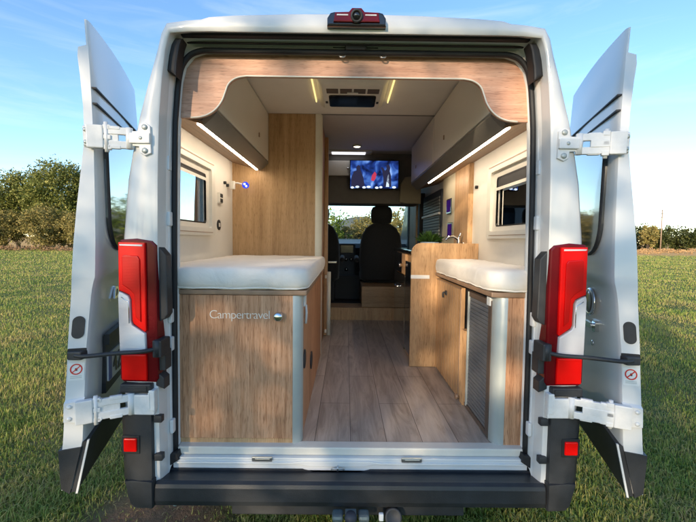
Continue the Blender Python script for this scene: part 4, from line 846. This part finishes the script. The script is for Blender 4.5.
# blades of grass
def blades(N, d0, d1, half, name):
    r = np.random.default_rng(5); u = r.random(N); d = d0*(d1/d0)**u; a = (r.random(N)*2-1)*half
    x = d*np.tan(a)*1.0; y = -1.62 + d
    m_ = 190000; xe = (r.random(m_)*2-1)*9; ye = -5+r.random(m_)*11; ok = (np.abs(xe) > (ye+1.62)*1.28) | (ye < -.05); xe, ye = xe[ok], ye[ok]; x = np.concatenate([x, xe]); y = np.concatenate([y, ye]); d = np.concatenate([d, np.maximum(2., np.hypot(xe, ye+1.6))])
    N = len(x); keep = ~((np.abs(x) < .75) & (y > .6)); pd = np.hypot(x+1.0, (y-.28)*1.2); keep &= ~((pd < .34+.22*r.random(N)) & (r.random(N) < .93))
    x, y, d = x[keep], y[keep], d[keep]; n = len(x); z = ground_z(x, y)
    clump = .5+.5*np.sin(x*3.1+1.3*np.sin(y*2.3))*np.cos(y*2.7+np.sin(x*1.7)); h = (.020+.040*r.random(n)**1.5)*(.6+.9*clump)*(1+np.clip((d-6)/30, 0, 1.2)); w = np.maximum(.0018+.0018*r.random(n), .00065*d)
    az = r.random(n)*6.283; ln = r.random(n)*.9+.15; bx, by = np.cos(az), np.sin(az); lx = np.cos(az+1.3+r.random(n)*.6); ly = np.sin(az+1.3+r.random(n)*.6)
    V = np.zeros((n, 5, 3), np.float32)
    V[:, 0] = np.stack([x-bx*w, y-by*w, z-.005], 1); V[:, 1] = np.stack([x+bx*w, y+by*w, z-.005], 1)
    mx, my, mz = x+lx*h*ln*.35, y+ly*h*ln*.35, z+h*.6
    V[:, 2] = np.stack([mx+bx*w*.8, my+by*w*.8, mz], 1); V[:, 3] = np.stack([mx-bx*w*.8, my-by*w*.8, mz], 1); V[:, 4] = np.stack([x+lx*h*ln, y+ly*h*ln, z+h*(1-.3*ln)], 1)
    me = bpy.data.meshes.new(name); me.vertices.add(n*5); me.vertices.foreach_set('co', V.ravel())
    base = (np.arange(n)*5)[:, None]; loops = np.concatenate([base+np.array([[0, 1, 2, 3]]), base+np.array([[3, 2, 4]])], 1).astype(np.int32)
    me.loops.add(n*7); me.loops.foreach_set('vertex_index', loops.ravel()); me.polygons.add(n*2)
    st = np.stack([np.arange(n)*7, np.arange(n)*7+4], 1).astype(np.int32); me.polygons.foreach_set('loop_start', st.ravel())
    me.update(calc_edges=True); me.validate()
    m, nt, p = newmat('grass_blade'); L = nt.links
    g = nd(nt, 'ShaderNodeNewGeometry'); tc = nd(nt, 'ShaderNodeTexCoord'); nz = nd(nt, 'ShaderNodeTexNoise', Scale=.9, Detail=6.0, Roughness=.72); L.new(tc.outputs['Object'], nz.inputs['Vector'])
    ad = nd(nt, 'ShaderNodeMath', operation='MULTIPLY_ADD'); L.new(g.outputs['Random Per Island'], ad.inputs[0]); ad.inputs[1].default_value = .5
    sb = nd(nt, 'ShaderNodeMath', operation='MULTIPLY_ADD'); L.new(nz.outputs['Fac'], sb.inputs[0]); sb.inputs[1].default_value = 1.5; sb.inputs[2].default_value = -.46; L.new(sb.outputs[0], ad.inputs[2])
    rr = ramp(nt, [(.10, (.10, .18, .03)), (.33, (.21, .30, .055)), (.53, (.36, .38, .09)), (.72, (.48, .40, .13)), (.92, (.58, .43, .20))], ad.outputs[0])
    L.new(rr.outputs[0], p.inputs['Base Color']); p.inputs['Roughness'].default_value = .55; p.inputs['Specular IOR Level'].default_value = .25
    t = nd(nt, 'ShaderNodeBsdfTranslucent'); L.new(rr.outputs[0], t.inputs[0]); mxs = nd(nt, 'ShaderNodeMixShader'); mxs.inputs[0].default_value = .3
    L.new(p.outputs[0], mxs.inputs[1]); L.new(t.outputs[0], mxs.inputs[2]); L.new(mxs.outputs[0], nt.nodes['Material Output'].inputs[0])
    me.materials.append(m); o = bpy.data.objects.new(name, me); col.objects.link(o); return o
g = blades(620000, 1.55, 44, R(60), 'grass'); tag(g, 'short green and straw-coloured meadow grass', 'grass', kind='stuff')

# ------------------------------------------------------------------ trees
bark = plain('bark', (.10, .075, .055), .9, var=.3, scale=5, bump=.8, bscale=12)
def leaf_cloud(k, c, rad, n, size, r, squash=1.0, per=38, cs=1.0):
    """leaf-sized faces in uneven clumps through the volume"""
    nc = max(14, int(n/per)); p = r.normal(size=(nc, 3)); p /= np.linalg.norm(p, axis=1)[:, None]
    q = p*(.35+.65*r.random((nc, 1))**.5); cc = np.array(c)+q*np.array(rad)*(.80+.22*r.random((nc, 1))); cr = (.13+.16*r.random(nc))*min(rad)*cs
    i = r.integers(nc, size=n); q = r.normal(size=(n, 3)); q *= (cr[i]*r.random(n)**.4/np.linalg.norm(q, axis=1))[:, None]; P = cc[i]+q*np.array([1, 1, squash])
    d = r.normal(size=(n, 3)); d /= np.linalg.norm(d, axis=1)[:, None]; e = np.cross(d, r.normal(size=(n, 3))); e /= np.linalg.norm(e, axis=1)[:, None]; s = (size*(.6+.8*r.random(n)))[:, None]
    V = np.stack([P-d*s, P+e*s*.45, P+d*s, P-e*s*.45], 1).reshape(-1, 3); b0 = len(k.v); k.v += list(map(tuple, V.tolist())); f = (np.arange(n)*4)[:, None]+np.arange(4)+b0
    k.f += list(map(tuple, f.tolist())); k.mi += [0]*n; k.sm += [False]*n
LV = [leafmat('olive_leaf', (.06, .08, .014), (.17, .185, .04), (.31, .29, .08)), leafmat('golden_leaf', (.10, .10, .026), (.26, .215, .065), (.42, .33, .12)), leafmat('green_leaf', (.05, .09, .01), (.13, .19, .025), (.24, .29, .045)), leafmat('dark_leaf', (.02, .03, .008), (.05, .065, .016), (.11, .115, .03))]
def tree(name, x, y, h, rad, trunk_h, n, size, mat, label, seed, cat='tree', group='trees round the meadow', gz=0, per=38, cs=1.0):
    r = np.random.default_rng(seed); t = thing(name, (x, y, gz), label, cat, group)
    k = MB(); tr = max(.05, h*.022); top = trunk_h + (h-trunk_h)*.55
    pts = smooth_path([(x, y, gz-.1), (x+.1*r.normal(), y, gz+trunk_h*.5), (x+.25*r.normal(), y+.2*r.normal(), gz+trunk_h), (x+.3*r.normal(), y, gz+top)], 4); k.tube(pts, [tr*(1.25-.95*i/(len(pts)-1)) for i in range(len(pts))], 9)
    for i in range(6):
        a = i*1.05+r.random(); z0 = gz+trunk_h*(.75+.5*r.random()); b0 = Vector((x, y, z0)); e = Vector((x+math.cos(a)*rad*.75, y+math.sin(a)*rad*.75, z0+(h-trunk_h)*(.3+.3*r.random()))); md = b0.lerp(e, .5)+Vector((0, 0, .12*h*r.random())); pp_ = smooth_path([b0, md, e], 4); k.tube(pp_, [tr*.55*(1-.85*j/(len(pp_)-1)) for j in range(len(pp_))], 6)
    k.build('trunk', bark, t)
    k = MB(); ch = (h-trunk_h)/2
    leaf_cloud(k, (x, y, gz+h-ch*1.02), (rad*.95, rad*.95, ch*.95), int(n*.75), size, r, 1, per, cs)
    for i in range(3): a = r.random()*6.28; leaf_cloud(k, (x+math.cos(a)*rad*.55, y+math.sin(a)*rad*.55, gz+trunk_h+ch*(.4+1.0*r.random())), (rad*.5, rad*.5, ch*.5), int(n*.1), size, r)
    k.build('crown', mat, t); return t
tree('broadleaf_tree', -35.2, 45, 11.6, 4.2, 1.0, 24000, .15, LV[0], 'tallest olive-green tree, just left of the opened left van door', 1)
tree('broadleaf_tree', -41.5, 46, 10.2, 3.6, 1.0, 19000, .15, LV[0], 'olive-green tree with thin upper twigs at the left end of the tree group', 2)
tree('broadleaf_tree', -31.0, 47, 10.6, 3.8, 1.0, 19000, .15, LV[0], 'olive-green tree partly hidden behind the opened left van door', 3)
tree('broadleaf_tree', -46.5, 44, 8.5, 3.4, 1.0, 12000, .15, LV[1], 'lower yellowish tree at the outer end of the tree group', 4)
for i, (x, h, w, lab) in enumerate([(-37.5, 4.6, 2.5, 'golden shrub filling the foot of the tree group at its outer side'), (-33.0, 5.2, 2.6, 'tall golden shrub in front of the tallest tree'), (-29.0, 4.6, 2.4, 'golden-green shrub beside the thin wooden pole'), (-25.4, 4.2, 2.2, 'golden-green shrub behind the opened left van door')]):
    tree('shrub', x, 39.5+i*.3, h, w, .1, 11000, .11, LV[1], lab, 20+i, 'shrub', 'golden shrubs under the trees')
for i, (x, y, h, w, mi, lab) in enumerate([(-1.8, 23, 3.9, 2.2, 2, 'bright green bush seen through the windscreen beside the seat'), (1.5, 27, 3.6, 2.2, 1, 'yellow bush seen through the windscreen behind the headrest'), (4.3, 25, 3.9, 2.2, 1, 'golden bush seen through the windscreen at its outer pillar')]):
    tree('bush', x, y, h, w, .2, 6000, .09, LV[mi], lab, 40+i, 'bush', 'bushes ahead of the van')
# far belt of trees across the field
k = MB(); r = np.random.default_rng(77)
for i in range(44):
    x = 38+i*2.3+r.normal()*.6; y = 84+r.normal()*2.0; h = 4.4+1.5*r.random(); leaf_cloud(k, (x, y, h*.5), (2.6, 2.0, h*.56), 1500, .26, r, 1, 40, 2.2)
tag(k.build('tree_belt', LV[3]), 'far dark green belt of trees along the field edge', 'trees', kind='stuff')
tree('broadleaf_tree', 66, 80, 6.0, 2.2, .4, 3500, .2, LV[1], 'small yellow-green tree before the far dark tree belt, by the right van door', 61)
k = MB(); r = np.random.default_rng(78)
for i in range(150): leaf_cloud(k, (20+i*.8+r.normal()*.6, 60+r.normal()*7, .25), (1.5, 1.2, .38), 130, .11, r, 1, 10, 2.0)
tag(k.build('dry_weeds', plain('straw_weed', (.42, .26, .12), .9, var=.3)), 'strip of dry straw-coloured weeds below the far tree belt', 'weeds', kind='stuff')
k = MB(); r = np.random.default_rng(79)
for i in range(90): leaf_cloud(k, (-50+i*.42+r.normal()*.3, 38+r.normal()*1.2, .2), (.9, .8, .3), 130, .07, r, 1, 10, 2.0)
tag(k.build('dry_weeds', plain('straw_weed_pale', (.33, .20, .10), .9, var=.3)), 'strip of dry weeds at the foot of the golden shrubs', 'weeds', kind='stuff')
k = MB(); k.tube([(-25.6, 35, -.1), (-25.55, 35, 1.9), (-25.6, 35, 3.75)], [.07, .06, .055], 8); tag(k.build('wooden_pole', plain('weathered_wood', (.38, .24, .13), .8, var=.2, scale=4)), 'thin weathered wooden pole in front of the shrubs, just left of the van door', 'pole')
up = thing('utility_pole', (69, 80.5, 0), 'thin utility pole carrying wires beyond the field, right of the van', 'utility pole')
k = MB(); k.tube([(69, 80.5, -.1), (69, 80.5, 8.9)], [.14, .10], 8); k.build('mast', plain('pole_wood', (.30, .22, .16), .9), up)
k = MB()
for z in (7.2, 8.0, 8.8): k.box(68.75, 69.25, 80.42, 80.58, z-.07, z+.07, .01)
k.build('crossarm', plain('pole_iron', (.12, .11, .10), .8), up)
k = MB()
for z in (7.2, 8.0, 8.8):
    for sgn in (-1, 1): k.tube([(69+sgn*40*t, 80.5+8*t, z-1.2*math.sin(math.pi*t)*.8) for t in [i/10 for i in range(11)]], .018, 4)
k.build('wire', plain('wire_grey', (.15, .15, .15), .6), up)
# trees behind the viewpoint: they shade the van and the near meadow
for i, (x, y, h, w, n) in enumerate([(-13.0, -17, 8.6, 3.2, 3000), (-7.2, -15.5, 9.6, 3.2, 15000), (-1.2, -18, 8.4, 2.8, 3000), (5.0, -17, 7.4, 3.0, 2500), (11.5, -18.5, 8.6, 3.3, 4000), (-20.5, -16, 8.8, 3.4, 3500), (19, -18, 8.4, 3.4, 6000), (-28, -17, 8.6, 3.4, 6000)]):
    tree('shade_tree', x, y, h, w, 1.2, n, .075, LV[i % 2*2], 'leafy tree behind the viewpoint that shades the van', 90+i, group='shade trees behind the viewpoint', per=220, cs=2.6)
# hill on the horizon
k = MB(); rows = []
for j in range(9):
    y = 1500+j*60; rows.append([(x, y, max(-2, (118*math.exp(-((x-60)/330)**2)+9*math.sin(x*.02)*math.exp(-(x/420)**2))*math.sin(math.pi*min(1, j/8)*.5)*1.0-2)) for x in range(-900, 1000, 40)])
k.loft(rows); hl = k.build('hill', plain('hill_haze_scrub', (.16, .17, .15), .95, var=.15, scale=.01)); hl['kind'] = 'structure'

# ------------------------------------------------------------------ light
EL, AZ = 14.0, R(205.0)       # sun low behind the viewpoint, a little to its left
sd = Vector((math.sin(AZ)*math.cos(R(EL)), math.cos(AZ)*math.cos(R(EL)), math.sin(R(EL))))
w = bpy.data.worlds.new('World'); sc.world = w; w.use_nodes = True; nt = w.node_tree; L = nt.links
bg = nt.nodes['Background']; sky = nd(nt, 'ShaderNodeTexSky'); sky.sky_type = 'NISHITA'; sky.sun_disc = False; sky.sun_elevation = R(EL); sky.sun_rotation = AZ; sky.air_density = .85; sky.dust_density = .08; sky.ozone_density = 1.6
tc = nd(nt, 'ShaderNodeTexCoord'); mp = nd(nt, 'ShaderNodeMapping'); mp.inputs['Rotation'].default_value = (R(8), R(-14), R(12)); mp.inputs['Scale'].default_value = (1.3, 1.5, 13); L.new(tc.outputs['Generated'], mp.inputs['Vector'])
n = nd(nt, 'ShaderNodeTexNoise', Scale=1.5, Detail=7.0, Roughness=.6, Distortion=.7); L.new(mp.outputs[0], n.inputs['Vector'])
rp = ramp(nt, [(.48, (0, 0, 0)), (.80, (.24, .24, .24))], n.outputs['Fac'])
mx = nd(nt, 'ShaderNodeMixRGB'); L.new(rp.outputs[0], mx.inputs[0]); L.new(sky.outputs[0], mx.inputs[1]); mx.inputs[2].default_value = (3.4, 3.6, 3.9, 1)
hs = nd(nt, 'ShaderNodeHueSaturation'); hs.inputs['Saturation'].default_value = 1.12; L.new(sky.outputs[0], hs.inputs['Color']); L.new(hs.outputs[0], mx.inputs[1])
L.new(mx.outputs[0], bg.inputs[0]); bg.inputs[1].default_value = .108
sl = bpy.data.lights.new('sun', 'SUN'); sl.energy = 2.1; sl.angle = R(.5); sl.color = (1, .80, .56); so = bpy.data.objects.new('sun', sl); col.objects.link(so); so.rotation_euler = sd.to_track_quat('Z', 'Y').to_euler()
# ------------------------------------------------------------------ camera
PIT, YAW, ROL = R(3.2), R(.3), R(.65)
f = Vector((math.sin(YAW)*math.cos(PIT), math.cos(YAW)*math.cos(PIT), -math.sin(PIT))); r0 = f.cross(Vector((0, 0, 1))).normalized(); u0 = r0.cross(f)
r1 = r0*math.cos(ROL)+u0*math.sin(ROL); u1 = u0*math.cos(ROL)-r0*math.sin(ROL)
cd = bpy.data.cameras.new('camera'); cd.sensor_width = 36; cd.lens = 36*375/696; cd.clip_start = .05; cd.clip_end = 9000
co = bpy.data.objects.new('camera', cd); col.objects.link(co); C = (-.03, -1.62, 1.47)
co.matrix_world = Matrix(((r1.x, u1.x, -f.x, C[0]), (r1.y, u1.y, -f.y, C[1]), (r1.z, u1.z, -f.z, C[2]), (0, 0, 0, 1))); sc.camera = co
vs = sc.view_settings; vs.view_transform = 'Standard'; vs.look = 'None'; vs.exposure = 1.8; vs.gamma = 1; vs.use_curve_mapping = False
sc.render.engine = 'CYCLES'; sc.cycles.use_denoising = True; sc.cycles.max_bounces = 10; sc.cycles.diffuse_bounces = 5; sc.cycles.transparent_max_bounces = 24; sc.cycles.sample_clamp_indirect = 8
